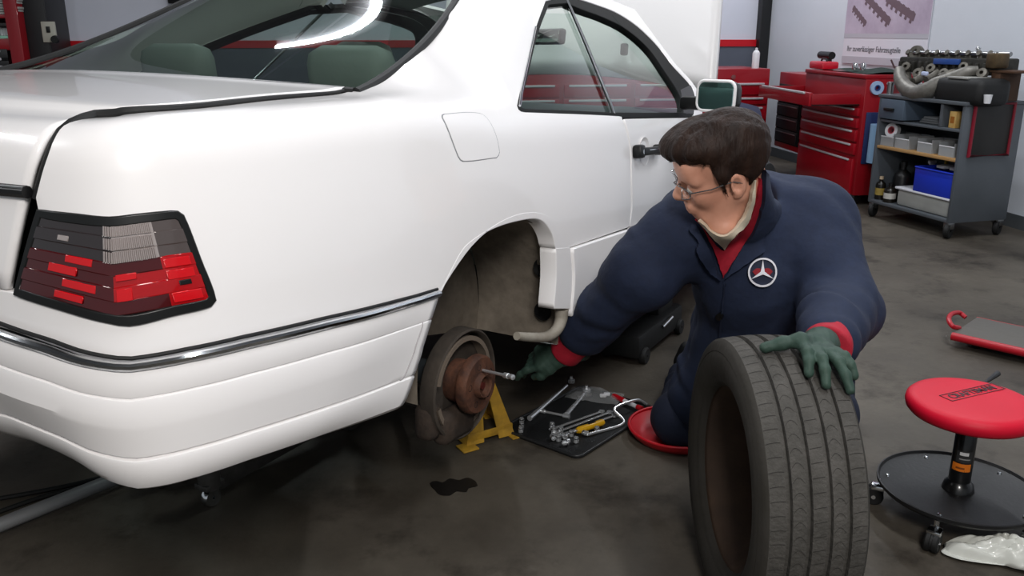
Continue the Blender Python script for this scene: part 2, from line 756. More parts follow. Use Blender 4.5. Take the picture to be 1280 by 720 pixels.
ST = .016
gap = L((45, 247, 1), (52, 220), (61, 192), (71, 168), (80, 157), (95, 151), (130, 146.5), (240, 136.5), (340, 125.5), (437, 114.5))
pil = L((452, 113), (478, 103), (503, 83), (523, 60), (551, 30), (576, 0)) + [(-.24, .80), (-.36, .90), (-.42, .95)]
CHR = L((549, 367, 1), (520, 376), (450, 393.5), (400, 405), (300, 428.5), (230, 444), (160, 456), (110, 447), (70, 432), (0, 408))
def PcL(u, v):
    P = Pc(u, v)
    k = np.maximum(P[..., 2] - .95, 0)
    P[..., 0] += .28 * k
    P[..., 1] *= 1 - .18 * k
    return P


rear = [(UC - .001, CHR[-1][1] + .01, 1), (UC - .001, .12, 1)]
lamp_l = L((19, 368, 1))
lamp_b = L((78, 387), (137, 403), (162, 406.5), (215, 394), (262, 382.5))
lamp_r = L((268.5, 375), (250, 325), (228, 269), (222, 264.5))
lamp_t = L((205, 265), (170, 268.5), (137, 272), (95, 268), (48, 262.5, 1))
lip_o = L((712, 308.5, 1), (707, 298), (698, 281), (684, 270), (666, 265.5), (640, 270.5), (612, 286), (590, 306), (570, 333))
belt_w = L((682, 0, 1), (668, 40), (655, 96), (647, 128), (648, 137), (658, 141, 1), (700, 142.5), (777, 146, 1))
door_g = L((778, 150), (783, 165), (787, 187), (788, 222), (788.5, 260), (786.5, 283, 1))
roof_e = [(-.78, .95, 1), (-.78, .83, 1)]
loop = CHR + rear + lamp_l + lamp_b + lamp_r + lamp_t + gap + pil + roof_e + belt_w + door_g + lip_o
qp_loop = curve(loop, .013, True)
qp = panel('quarter_panel', Pc, qp_loop, M_white, car, step=ST, thick=.02)
panel('quarter_panel', PcL, qp_loop, M_white, car, step=.03, thick=.02, mirror=True)

# wheel arch lip, sill end and cladding
arch_i = L((694.5, 309.5, 1), (691, 294), (681, 278), (669, 272.5), (644, 276), (619, 284), (594, 298), (578, 313), (562, 342), (551.5, 364, 1))
lo = np.vstack([curve(L((711.5, 308.5, 1), (706.5, 298.5), (697.5, 281.5), (684, 270.5), (666, 266), (640, 271), (612, 286.5), (590, 306.5), (570, 333), (549.5, 365, 1)), .012), curve(arch_i, .012)[::-1]])
fl_o = panel('arch_lip', Pc, lo, M_white, car, step=.008, off=.0015, thick=.05)
mirror_of(fl_o, car)
lo2 = np.vstack([curve(L((711.5, 310, 1), (714, 345), (712, 385, 1)), .012), curve(L((692, 385, 1), (695, 345), (694.5, 311, 1)), .012)])
o = panel('arch_lip', Pc, lo2, M_white, car, step=.008, off=.003, thick=.05)
mirror_of(o, car)
# the lower corner of the lip curls under the sill
pa = [oncar(702, 387, 1, -.862), oncar(701, 400, 1, -.862), oncar(695, 413, 1, -.86), oncar(683, 421, 1, -.855), oncar(664, 421.5, 1, -.85), oncar(646, 420, 1, -.845)]
pa = crom(np.array(pa), 6)
mb = MB()
mb.tube([tuple(p) for p in pa], [.020 - .009 * i / len(pa) for i in range(len(pa))], 12)
o = mb.build('sill_end', mat('dirty_white_paint', '#a39d92', .6, var=(14, '#857d70', .5)), car, 60)
mirror_of(o, car)

clad = L((714, 311.5, 1), (750, 299.5), (786, 287.5, 1), (787.5, 300), (785, 330), (780, 349, 1), (745, 373), (712, 394, 1), (715.5, 350))
o = panel('side_cladding', Pc, curve(clad, .013, True), M_white, car, step=ST, off=.010, thick=.02)
mirror_of(o, car)
sill = []
xs = np.linspace(.36, 2.25, 30)
prof = [(-.850, .42), (-.858, .315), (-.862, .30), (-.858, .26), (-.845, .235), (-.82, .222), (-.74, .218)]
G = np.array([[(x, y + .02 * max(0, x - 1.2)**1.5, z + .004) for x in xs] for y, z in prof])
o = MB().grid(G).build('sill', M_white, car, 60)
mirror_of(o, car)

# door
dtop = L((781, 149.5, 1), (820, 148.5), (864, 147.5, 1))
door_loop = dtop + [(-1.56, .315, 1), (-1.72, .15), (-1.76, .0, 1)] + [(-.765, .0, 1)] + L((791, 260), (790.5, 222), (789.5, 187), (786, 165))
dl = curve(door_loop, .015, True)
rdoor = panel('door', Pc, dl, M_white, car, step=ST, thick=.02)
ldoor = panel('door', Pc, dl, M_white, car, step=.03, thick=.02, mirror=True)
dc = [(-.768, -.008, 1), (-1.755, -.008, 1), (-1.74, -.21, 1), (-.765, -.21, 1)]
o = panel('door_cladding', Pc, curve(dc, .015, True), M_white, rdoor, step=.025, off=.010, thick=.02)
mirror_of(o, ldoor)

# front fender with its wheel opening, both sides
fa = [(-1.575, .32, 1), (-2.2, .30), (-2.75, .25, 1), (-2.80, -.0, 1), (-2.82, -.05)]
fa = [(-1.58, .31, 1), (-1.74, .15), (-1.78, -.01, 1), (-1.78, -.20, 1), (-2.28, -.20, 1)] + [(-2.715 + .34 * math.cos(a), -.20 + .34 * math.sin(a)) for a in np.linspace(.25, math.pi - .25, 9)] + [(-3.0, -.20, 1), (-3.02, .0), (-3.0, .22, 1), (-2.6, .27), (-2.0, .30)]


def Pf(u, v):
    """front part of the skin, carried on straight past the front axle with the nose rounding in"""
    P = Pc(np.maximum(u, -2.75), v)
    e = np.minimum(u + 2.75, 0)
    P[..., 0] -= e
    P[..., 1] += .9 * e * e + .14 * -np.minimum(e, 0)
    return P


fl_ = curve(fa, .03, True)
panel('front_fender', Pf, fl_, M_white, car, step=.03, thick=.02)
panel('front_fender', Pf, fl_, M_white, car, step=.04, thick=.02, mirror=True)

# roof: across from rail to rail; rear edge over the back glass, front edge over the windshield
us = np.linspace(-.42, -1.38, 24)
ys = np.linspace(-1, 1, 31)
ROOFC = .06
edge = Pc(us, np.full(24, .95))
G = np.array([[(e[0], -e[1] * s * -1 if False else e[1] * -s, e[2] + ROOFC * (1 - s * s)) for s in ys] for e in edge])
MB().grid(G).build('roof', M_white, car, 60)

# rail over the door window and windshield pillar
ri = L((868, 145, 1), (866, 110), (842, 82), (821, 55), (797, 32), (771, 15), (743, 4), (712, -6, 1))
ric = curve(ri, .015)
tg = np.gradient(ric, axis=0)
tg /= np.linalg.norm(tg, axis=1, keepdims=True)
roc = ric + np.c_[tg[:, 1], -tg[:, 0]] * (.045 if ((ric[5] + [tg[5, 1], -tg[5, 0]])[0] < ric[5][0]) else -.045)
rl = np.vstack([roc[::-1], ric])
panel('windshield_pillar', Pc, rl, M_white, car, step=.012, thick=.03)
panel('windshield_pillar', Pc, rl, M_white, car, step=.012, thick=.03, mirror=True)
rp_ = roc[roc[:, 1] > .72]
rp_ = np.vstack([rp_, [[-.77, .83], [-.77, .955], [min(-1.38, rp_[0][0]), .955]]])
for mi in (False, True):
    panel('roof_rail', Pc, rp_, M_white, car, step=.03, thick=.02, mirror=mi)

# side windows: black surround, glass, divider
M_glass = mat('tinted_window_glass', '#c4d8d2', .02, trans=1., ior=1.05, coat=0.)
def glass_mat(name, tint, gloss=.06):
    m = bpy.data.materials.new(name)
    m.use_nodes = True
    nt = m.node_tree
    out = nt.nodes['Material Output']
    nt.nodes.remove(nt.nodes['Principled BSDF'])
    t = nt.nodes.new('ShaderNodeBsdfTransparent')
    t.inputs[0].default_value = lin(tint)
    g = nt.nodes.new('ShaderNodeBsdfGlossy')
    g.inputs['Roughness'].default_value = .015
    lw = nt.nodes.new('ShaderNodeLayerWeight')
    lw.inputs[0].default_value = .5
    pw = nt.nodes.new('ShaderNodeMath')
    pw.operation = 'POWER'
    pw.inputs[1].default_value = 5.
    nt.links.new(lw.outputs['Facing'], pw.inputs[0])
    fr = nt.nodes.new('ShaderNodeMapRange')
    fr.inputs[3].default_value, fr.inputs[4].default_value = .045, 1.
    nt.links.new(pw.outputs[0], fr.inputs[0])
    mx = nt.nodes.new('ShaderNodeMixShader')
    nt.links.new(fr.outputs[0], mx.inputs[0])
    nt.links.new(t.outputs[0], mx.inputs[1])
    nt.links.new(g.outputs[0], mx.inputs[2])
    nt.links.new(mx.outputs[0], out.inputs['Surface'])
    return m
M_sglass = glass_mat('green_tinted_side_glass', '#e4eee9')
M_rglass = glass_mat('green_tinted_rear_glass', '#c9d6cf')
win_o = L((682, -2, 1), (668, 40), (655, 96), (647, 128), (648, 136.5), (658, 140.5, 1), (700, 142), (777, 145.5), (866, 145, 1), (867, 110), (843, 82), (822, 55), (798, 32), (772, 15), (744, 4), (712, -6, 1))
win_i = L((687, 4, 1), (673, 42), (660, 97), (652, 128), (653, 133), (660, 135.5, 1), (700, 137), (769, 140), (855, 140, 1), (851, 118), (832, 88), (812, 60), (785, 36), (757, 21), (728, 10), (709, 2, 1))
wo, wi = curve(win_o, .014, True), curve(win_i, .014, True)
for mi in (False, True):
    fr_ = panel('window_surround', PcL if mi else Pc, wo, mat('black_window_rubber', '#0c0d0d', .6, spec=.15), car, holes=[wi], step=.012, off=-.004, thick=.025, mirror=mi)
    qg = L((687, 4, 1), (673, 42), (660, 97), (652, 128), (653, 133), (660, 135.5, 1), (700, 137), (767.5, 140, 1), (738, 65), (711, 4, 1))
    dg = L((713.5, 4, 1), (740.5, 65), (770, 140, 1), (855, 140, 1), (851, 118), (832, 88), (812, 60), (785, 36), (757, 21), (728, 10))
    panel('quarter_window', PcL if mi else Pc, curve(qg, .03, True), M_sglass, car, step=.05, off=-.014, thick=.004, mirror=mi)
    panel('door_window', PcL if mi else Pc, curve(dg, .03, True), M_sglass, car, step=.05, off=-.018, thick=.004, mirror=mi)
    dv_ = L((709.5, -2), (738.5, 65), (769, 142))
    P3 = [Pc(np.array(a), np.array(b)) + np.array([0, .006, 0]) for a, b in curve(dv_, .04)]
    mb = MB().tube([(p[0], p[1] * (-1 if mi else 1), p[2]) for p in P3], .006, 8)
    mb.build('window_divider', M_chrome, car)
# bright strip along the rear edge of the side window
st = [Pc(np.array(a), np.array(b)) - np.array([0, .004, 0]) for a, b in curve(L((668, 34), (659, 75), (651, 112), (648, 132)), .03)]
MB().tube([tuple(p) for p in st], .0035, 8).build('window_trim', M_chrome, car)

# fuel flap: a thin raised lid on the skin
ff = curve(L((553.5, 147), (556, 143.5, 1), (600, 142.5), (611, 152), (623.5, 190), (620, 196.5, 1), (579, 201), (573, 195)), .008, True)
ffo = panel('fuel_flap', Pc, ff, M_white, car, step=.012, off=.0016, thick=.0016)
ce = ff.mean(0)
gp = panel('flap_gap', Pc, ce + (ff - ce) * 1.034, mat('panel_gap_shadow', '#8b8c90', .8), ffo, step=.012, off=.0006, thick=.002)

# door handle
hd = thing('door_handle', None, None)
hd.parent = rdoor
for k in hd.keys(): pass
def sk(u, v, off=0.):
    q = inv(u, v)
    a = Pc(*q)
    e = 1e-3
    n = np.cross(Pc(q[0] + e, q[1]) - a, Pc(q[0], q[1] + e) - a)
    n /= np.linalg.norm(n)
    if n[1] > 0: n = -n
    return a + n * off
h0, h1 = sk(793, 190.5, .028), sk(817, 188, .028)
ax = Vector(h1 - h0).normalized()
nrm = Vector((0, -1, .08)).normalized()
up_ = nrm.cross(ax).normalized()
RH = Matrix((ax, nrm, up_)).transposed()
mid = (h0 + h1) / 2
Lh = float(np.linalg.norm(h1 - h0))
MB().box(mid, (Lh, .016, .026), .006, RH).box(h0 + np.array([0, .012, 0]), (.045, .034, .044), .01, RH).box(h1 + np.array([0, .012, 0]), (.035, .034, .036), .01, RH).build('grip', M_black, hd)
MB().cyl(h0 - np.array(nrm) * -.004, h0 + np.array(nrm) * .006, .008, n=14).build('key_lock', M_chrome, hd)
MB().box(mid + np.array(nrm) * .008 + np.array(up_) * .004, (Lh * .5, .003, .004), .001, RH).build('chrome_line', M_chrome, hd)
cup = sk(805, 189, .0)
mb = MB()
rr = [(.001, -.004), (.030, -.003), (.043, .001), (.046, .003)]
mb.lathe(rr, cup - np.array(nrm) * .0, tuple(nrm), 28)
o = mb.build('grip_cup', M_white, hd, 60)

# tail lamp
def lens_mat(name, c, rough=.12, tr=.35):
    return mat(name, c, rough, coat=.6, spec=.6)
M_lr = mat('red_lens', '#a3050c', .12, coat=.7)
M_lb = mat('bright_red_reflector', '#c60e17', .2, coat=.4)
M_ld = mat('deep_red_lens', '#43060a', .12, coat=.7)
M_lc = mat('smoked_clear_lens', '#5b5250', .14, coat=.7, metal=.3)
M_lcb = mat('clear_lens_bright', '#b9aeaa', .16, metal=.5, coat=.6)
M_lk = mat('smoked_dark_lens', '#2b2526', .1, coat=.8)
tl = thing('tail_lamp', None, None)
tl.parent = car
lo_ = curve(L((49, 263.5, 1), (95, 269), (137, 273), (170, 269.5), (205, 266), (221, 265.5), (227.5, 270), (249, 325), (267.5, 375), (262, 381.5), (215, 393), (162, 405.5), (137, 402), (78, 386), (20.5, 367.5, 1)), .012, True)
li_ = curve(L((53, 271, 1), (95, 278), (137, 281.5), (170, 278), (218, 272), (223, 275), (243, 325), (261, 370), (257, 375), (215, 384), (162, 395.5), (137, 393.5), (78, 378), (26, 361.5, 1)), .012, True)
bez = panel('bezel', Pc, lo_, mat('black_lamp_frame', '#141515', .35), tl, holes=[li_], step=.012, off=.006, thick=.03)
panel('lamp_back', Pc, li_, M_darkgap, tl, step=.03, off=-.03, thick=.004)


def band(k, t0, t1, s0, s1):
    """a patch of the lens between fractions of its height and width; pixels come from the lamp's four corners"""
    def pt(s, t):
        # left edge (53,271)-(26,361), corner ridge (137,281)-(140,393), right edge (221,272)-(260,373)
        if s < .45:
            a, b, f = ((53, 271), (26, 361.5)), ((139, 281.5), (145, 394.5)), s / .45
        else:
            a, b, f = ((139, 281.5), (145, 394.5)), ((221, 272.5), (260, 373.5)), (s - .45) / .55
        x = (a[0][0] * (1 - t) + a[1][0] * t) * (1 - f) + (b[0][0] * (1 - t) + b[1][0] * t) * f
        y = (a[0][1] * (1 - t) + a[1][1] * t) * (1 - f) + (b[0][1] * (1 - t) + b[1][1] * t) * f
        return x, y
    n = max(2, int((s1 - s0) * 14))
    top = [pt(s0 + (s1 - s0) * i / n, t0) for i in range(n + 1)]
    bot = [pt(s0 + (s1 - s0) * i / n, t1) for i in range(n + 1)]
    return np.array([list(inv(*p)) for p in top + bot[::-1]])


ROWS = [0, .135, .285, .43, .56, .70, .845, 1.]
for r in range(7):
    for (s0, s1) in ((0, .45), (.45, .78), (.78, 1.)):
        if r < 3:
            mm = M_lk if s1 <= .45 else (M_lcb if s1 < .8 else M_lc)
        else:
            mm = M_ld if s1 <= .45 else (M_lr if s1 > .8 else (M_lr if r in (4, 5) else M_ld))
        lp = band(0, ROWS[r] + .004, ROWS[r + 1] - .004, s0, s1)
        o = panel('lens', Pc, lp, mm, tl, step=.02, off=.004 + .0022 * (r % 2), thick=.012)
for (t0, t1, s0, s1, mm) in ((.43, .50, .2, .34, M_lb), (.56, .65, .12, .26, M_lb), (.72, .80, .2, .36, M_lb), (.88, .95, .17, .3, M_lb), (.72, .85, .47, .56, M_lb), (.56, .62, .47, .6, M_lb), (.46, .55, .8, .97, M_lb), (.60, .69, .8, .97, M_lb), (.86, .96, .8, .97, M_lb), (.2, .25, .14, .2, M_lcb)):
    panel('reflector', Pc, band(0, t0, t1, s0, s1), mm, tl, step=.02, off=.0072, thick=.003)
panel('side_marker', Pc, band(0, .73, .77, .86, .93), M_black, tl, step=.02, off=.0085, thick=.003)
# fine vertical ribs of the clear part
mbr = MB()
for s in np.linspace(.40, .76, 26):
    for r in (0, 1, 2):
        lp = band(0, ROWS[r] + .012, ROWS[r + 1] - .012, s, s + .004)
        a, b = Pc(*lp[0]), Pc(*lp[-1])
        n_ = np.array([-.6, -.8, 0]) * .0075
        mbr.tube([tuple(a + n_), tuple(b + n_)], .0014, 5)
o = mbr.build('lens_ribs', M_lcb, tl)
mlamp = thing('tail_lamp', None, None)
mlamp.parent = car
mirror_of(bez, mlamp)
panel('lens', Pc, li_, M_lr, mlamp, step=.03, off=.004, thick=.01, mirror=True)

# trunk lid: rows go up the tail, round the edge and forward to the rear glass
gap_uv = curve(gap, .012)
gapP = Pc(gap_uv[:, 0], gap_uv[:, 1])
NC = 41
rows = []
def lid_row(u_e, v):
    uu = u_e + (UC - u_e) * np.linspace(0, 1, NC)
    return Pc(uu, np.full(NC, v))
s_lin = np.linspace(0, 1, NC)
iu = int(np.argmin(np.abs(gap_uv[:, 1] - .43)))
bl = L((20, 362))[0]
gl = gap_uv[0]
for f in np.linspace(0, 1, 6):                       # below the gap's start: beside the tail lamp
    rows.append((bl[0] + (gl[0] - bl[0]) * f + .022, .115 + (gl[1] - .115) * f))
for q in gap_uv[1:]:
    if q[1] < .415:
        rows.append((q[0] + .022 - .008 * sm(.3, .41, q[1]), q[1]))
R = [lid_row(*r) for r in rows]
last = R[-1]
# forward rows: from the rear edge to the foot of the back glass
k0 = int(np.argmax(gap_uv[:, 1] >= .415))
Fw = gapP[k0:]
seg = np.r_[0, np.cumsum(np.linalg.norm(np.diff(Fw, axis=0), axis=1))]
B0 = last[0].copy()
yb = last[:, 1] / last[0, 1]
for f in np.linspace(0, 1, 34)[1:]:
    p = np.array([np.interp(f * seg[-1], seg, Fw[:, k]) for k in range(3)]) + np.array([0, .014, 0])
    bow = 1 - yb**2
    x = p[0] + (last[:, 0] - B0[0]) * (1 - f) - .075 * bow * f
    y = p[1] * yb
    z = p[2] + (last[:, 2] - B0[2]) * (1 - f) + .016 * bow * (1 - (1 - f)**4)
    R.append(np.c_[x, y, z + .010 * min(1, f * 12)])
R = np.array(R)
Rm = R[:, ::-1] * [1, -1, 1]
G = np.concatenate([R, Rm[:, 1:]], 1)
lid = MB().grid(G).build('trunk_lid', M_white, car, 60)
sol = lid.modifiers.new('thick', 'SOLIDIFY')
sol.thickness = .012
sol.offset = -1
# inner rim under the gaps so that they read dark
ws = []
for q in list(gap_uv)[::2]:
    p = Pc(q[0], q[1])
    up2 = sm(.36, .45, q[1])
    ws.append(tuple(p + np.array([.010 * (1 - up2), .006 + .004 * (1 - up2), -.004 + .008 * up2])))
MB().tube(ws, list(np.interp(np.arange(len(ws)), [0, len(ws) * .3, len(ws) - 1], [.0105, .0076, .0036])), 8).build('trunk_seal', M_rubber, car)
MB().tube([(x, -y, z) for x, y, z in ws], .009, 8).build('trunk_seal', M_rubber, car)
# handle trim across the tail, plate recess below
hp = [Pc(u, .262) + np.array([-.004, 0, 0]) for u in np.linspace(gl[0] + .012, UC, 10)]
hp = [tuple(p) for p in hp] + [(p[0], -p[1], p[2]) for p in hp[::-1]]
MB().tube(hp, .010, 10).build('grip_trim', M_black, lid)
hp2 = [(x - .006, y, z + .006) for x, y, z in hp]
MB().tube(hp2, .003, 8).build('chrome_line', M_steel, lid)

# bumper: a profile swept round the tail (outward offset, height below the chrome line)
BP = [(.004, -.004), (.020, -.004), (.0235, -.006), (.0250, -.012), (.0258, -.025), (.0258, -.0445), (.0252, -.0462), (.0228, -.0475), (.0234, -.0490), (.0268, -.0505), (.0280, -.055), (.0292, -.075), (.0296, -.092), (.0288, -.100), (.0268, -.115), (.0238, -.140), (.0230, -.1462), (.0210, -.1480), (.0165, -.1495), (.0180, -.1515), (.0240, -.1535), (.0252, -.158), (.0235, -.175), (.0190, -.192), (.0100, -.206), (-.004, -.214), (-.03, -.218), (-.08, -.219)]
CHu = np.array([c[0] for c in CHR])
CHz = Pc(CHu, np.array([c[1] for c in CHR]))[:, 2]
def chz(u): return np.interp(u, CHu, CHz)
def end_u(z):       # front edge of the bumper slants back towards its foot
    return np.interp(z, [-.23, -.20, -.13, -.06, 0], [.475, .445, .405, .365, .330])
NU = 90


def Bs(u, z, extra=0.):
    """outer face of the bumper at arc u and depth z below the chrome"""
    u = np.asarray(u, float)
    z = np.asarray(z, float)
    off = np.interp(z, np.array([b[1] for b in BP])[::-1], np.array([b[0] for b in BP])[::-1])
    return Bo(u, off + extra, z)


def Bo(u, off, z):
    p, nn = plan(u)
    off = np.where(off > 0, off * (.35 + .65 * sm(0, .3, u - end_u(z))) , off)
    off = off - .045 * sm(.98, 1.22, u) * np.clip((-.092 - z) / .12, 0, 1)
    k = 1 + .06 * sm(.9, .4, u) * (z < -.1)
    return np.concatenate([p - nn * off[..., None], (chz(u) + z * k)[..., None]], -1)


Gb = []
for off, z in BP:
    u = end_u(z) + (UC - end_u(z)) * np.linspace(0, 1, NU)
    Gb.append(Bo(u, np.full(NU, off), np.full(NU, z)))
Gb = np.array(Gb)
full = np.concatenate([Gb, (Gb[:, ::-1] * [1, -1, 1])[:, 1:]], 1)
bump = MB().grid(full).build('rear_bumper', M_white, car, 22)
so = bump.modifiers.new('thick', 'SOLIDIFY')
so.thickness = .006
so.offset = -1
# grooved end of the pressed panel near the wheel
gz = curve([(.033, -.0475), (.032, -.060), (.040, -.140), (.050, -.150)], .008)
gu = np.array([end_u(b) + a for a, b in gz])
MB().tube([tuple(q) for q in Bs(gu, gz[:, 1], -.001)], .0024, 6).build('panel_groove', mat('groove_shade', '#a5a1a2', .7), bump)
# chrome strip on top of the bumper
cu_ = np.linspace(.330, UC, 80)
S = Bo(cu_, np.full(80, .0235), np.full(80, .0035))
S = np.vstack([S, (S[::-1] * [1, -1, 1])[1:]])
MB().tube([tuple(q) for q in S], .0075, 10).build('chrome_strip', M_chrome, bump)
S2 = Bo(cu_, np.full(80, .009), np.full(80, .0125))
S2 = np.vstack([S2, (S2[::-1] * [1, -1, 1])[1:]])
MB().tube([tuple(q) for q in S2], .0035, 8).build('strip_seal', M_rubber, bump)

# rear glass between the pillar edges, with its black rubber
pe = curve(pil, .02)
pe = pe[pe[:, 1] < .92]
E = Pc(pe[:, 0], pe[:, 1])
E = np.vstack([gapP[-1:] + [.02, .01, 0], E])
zt_ = np.r_[0, np.cumsum(np.linalg.norm(np.diff(E, axis=0), axis=1))]
zt_ /= zt_[-1]
E = np.stack([np.polyval(np.polyfit(zt_, E[:, k], 3), np.linspace(0, 1, 28)) for k in range(3)], 1)
zt_ = np.linspace(0, 1, 28)
ss = np.linspace(-1, 1, 33)
def rg(inset):
    G = []
    for i, e in enumerate(E):
        f = zt_[i]
        row = []
        for s in ss:
            b = 1 - abs(s)**3
            kk = max(e[2] - .95, 0) * max(s, 0)
            yy = (abs(e[1]) - inset) * s * (1 - .18 * kk)
            row.append((e[0] + .28 * kk - (.080 - .045 * f) * b + inset * .6 * f, yy, e[2] + (.012 + .02 * f) * b))
        G.append(row)
    return np.array(G)
MB().grid(rg(.012)).build('rear_window', M_rglass, car, 80)
sl = [tuple(q) for q in rg(.006)[:, 0]]
MB().tube(sl, .011, 8).build('window_seal', M_rubber, car)
MB().tube([tuple(q) for q in rg(.006)[:, -1]], .011, 8).build('window_seal', M_rubber, car)
MB().tube([tuple(q) for q in rg(.012)[0]], .011, 8).build('window_seal', M_rubber, car)

# windshield and inside
wb = [Pc(np.array(-1.58), np.array(.335)), Pc(np.array(-1.34), np.array(.86))]
G = []
for f in np.linspace(0, 1, 8):
    e = wb[0] * (1 - f) + wb[1] * f
    G.append([(e[0] + (.16 - .06 * f) * (1 - s * s), e[1] * -s, e[2] + .02 * (1 - s * s)) for s in ss])
MB().grid(np.array(G)).build('windshield', M_sglass, car, 80)

M_trim = mat('grey_cabin_trim', '#7b827e', .75)
M_seat = mat('grey_seat_leather', '#868d89', .6, bump=(40, .1))
M_cab = mat('dark_cabin', '#22272a', .85)
MB().box((1.2, 0, .27), (1.5, 1.5, .04), .01).box((-.42, 0, .6), (.05, 1.46, .66), .01).build('cabin_floor', M_cab, car)
# parcel shelf with headrests
MB().box((-.22, 0, .915), (.44, 1.22, .03), .01).build('parcel_shelf', M_trim, car)
sg = MB()
for s in (-1, 1):
    sg.box((.18, s * .34, .80), (.16, .60, .30), .05, Matrix.Rotation(-.22, 3, 'Y'))
    sg.box((.64, s * .34, .48), (.5, .60, .14), .05)
    sg.box((.03, s * .34, .985), (.10, .27, .15), .045, Matrix.Rotation(-.15, 3, 'Y'))
sg.build('rear_seat', M_seat, car, 50)
for s in (-1, 1):
    ft = MB()
    ft.box((1.02 + .1 * (s < 0), s * .36, .68 - .06 * (s < 0)), (.15, .50, .60 - .12 * (s < 0)), .06, Matrix.Rotation(-.25, 3, 'Y'))
    ft.box((1.28, s * .36, .45), (.5, .50, .16), .06)
    if s > 0:
        ft.box((.93, s * .36, 1.02), (.10, .27, .17), .045, Matrix.Rotation(-.15, 3, 'Y'))
    ft.build('front_seat', M_seat, car, 50)
ds = MB()
ds.box((1.72, 0, .72), (.36, 1.44, .30), .08)
ds.build('dashboard', mat('dark_dash', '#2c3335', .7), car, 50)
sw = MB()
sw.tube([(1.46 + .08 * math.sin(a), .36 + .19 * math.cos(a), .80 + .17 * math.sin(a)) for a in np.linspace(0, 2 * math.pi, 33)[:-1]], .014, 8, closed=True)
sw.build('steering_wheel', M_black, car, 60)
im = MB()
im.box((0, 0, 0), (.03, .24, .065), .012)
o = im.build('interior_mirror', M_black, car, 50)
o.location = tuple(oncar(681, 46, 1, -.12))
o.rotation_euler = (0, .1, -.35)
MB().box((-.017, 0, 0), (.004, .21, .05), .008).build('mirror_glass', mat('mirror_face', '#d5dbd0', .05, 1.), o)
# headliner, inner pillars of the far side
hl = np.array([[(x, y, z - .03) for x, y, z in row] for row in np.array([[(e[0], e[1] * -s, e[2] + ROOFC * (1 - s * s)) for s in ys] for e in edge])])
MB().grid(hl).build('headliner', mat('grey_headliner', '#848a86', .9), car, 60)

# raised hood standing upright in front of the windshield, edge towards the camera
HX = 1.98
def hood_y(z): return .70
hn = []
hz0, hz1 = .93, 1.95
hrows = np.linspace(0, 1, 14)
Gf = []
for f in hrows:
    z = hz0 + (hz1 - hz0) * f
    row = []
    for s in np.linspace(-1, 1, 33):
        w = .735 - .05 * f
        zz = z + (.075 * (1 - s * s) if f < .001 else .075 * (1 - s * s) * (1 - f))
        row.append((HX + .05 * (1 - s * s) + .13 * f, s * w, zz))
    Gf.append(row)
hood = MB().grid(np.array(Gf)).build('hood', M_white, car, 60)
so = hood.modifiers.new('thick', 'SOLIDIFY')
so.thickness = .03
so.offset = 1
for y in (-.3, .28):
    MB().box((HX + .005, y, 1.12), (.04, .03, .055), .01).build('washer_nozzle', M_black, hood)
# engine bay edge: red cover panel glimpsed under the raised hood, nose and headlamps
MB().box((2.55, 0, .62), (1.1, 1.3, .10), .03).build('engine', M_cab, car)
nz = MB()
nz.box((3.22, 0, .52), (.16, 1.36, .44), .06)
nz.build('nose', M_white, car, 50)
for s in (-1, 1):
    MB().box((3.305, s * .52, .60), (.04, .30, .16), .02).build('headlamp', mat('headlamp_glass', '#cfd4d6', .1, coat=.6), car)
MB().box((3.305, 0, .61), (.03, .62, .16), .01).build('grille', M_chrome, car)

# door mirror
mr = thing('door_mirror', None, None)
mr.parent = rdoor
m0 = oncar(896, 120, 1, -.95)
RM = Matrix.Rotation(-.28, 3, 'Z')
MB().box(m0 + np.array([.035, 0, 0]), (.09, .155, .105), .03, RM).build('housing', mat('black_mirror_shell', '#1c1d1e', .35), mr, 50)
rim = MB()
cx = m0 + np.array([-.012, 0, 0])
def rrect(w, h, r, n=5):
    o = []
    for (sx, sy, a0) in ((1, 1, 0), (-1, 1, 90), (-1, -1, 180), (1, -1, 270)):
        for k in range(n + 1):
            a = math.radians(a0 + 90 * k / n)
            o.append((sx * (w / 2 - r) + r * math.cos(a), sy * (h / 2 - r) + r * math.sin(a)))
    return o
rp = [RM @ Vector((0, x, y)) + Vector(cx) for x, y in rrect(.155, .105, .026)]
rim.tube(rp, .006, 8, closed=True)
rim.build('rim', M_white, mr, 60)
gp_ = rrect(.143, .094, .022)
MB().prism(gp_, cx + np.array(RM @ Vector((-.0045, 0, 0))), RM @ Vector((0, 1, 0)), (0, 0, 1), RM @ Vector((.004, 0, 0))).build('mirror_glass', mat('door_mirror_face', '#bfe3e6', .03, 1.), mr, None)
MB().box(m0 + np.array([.05, .10, -.03]), (.06, .10, .05), .015).build('mirror_foot', M_black, mr)
# small triangle filler ahead of the window
tri = curve(L((856, 141, 1), (868, 142, 1), (878, 142, 1), (868, 104, 1), (852, 112, 1)), .03, True)
panel('window_corner', Pc, tri, M_black, car, step=.03, off=-.002, thick=.01)

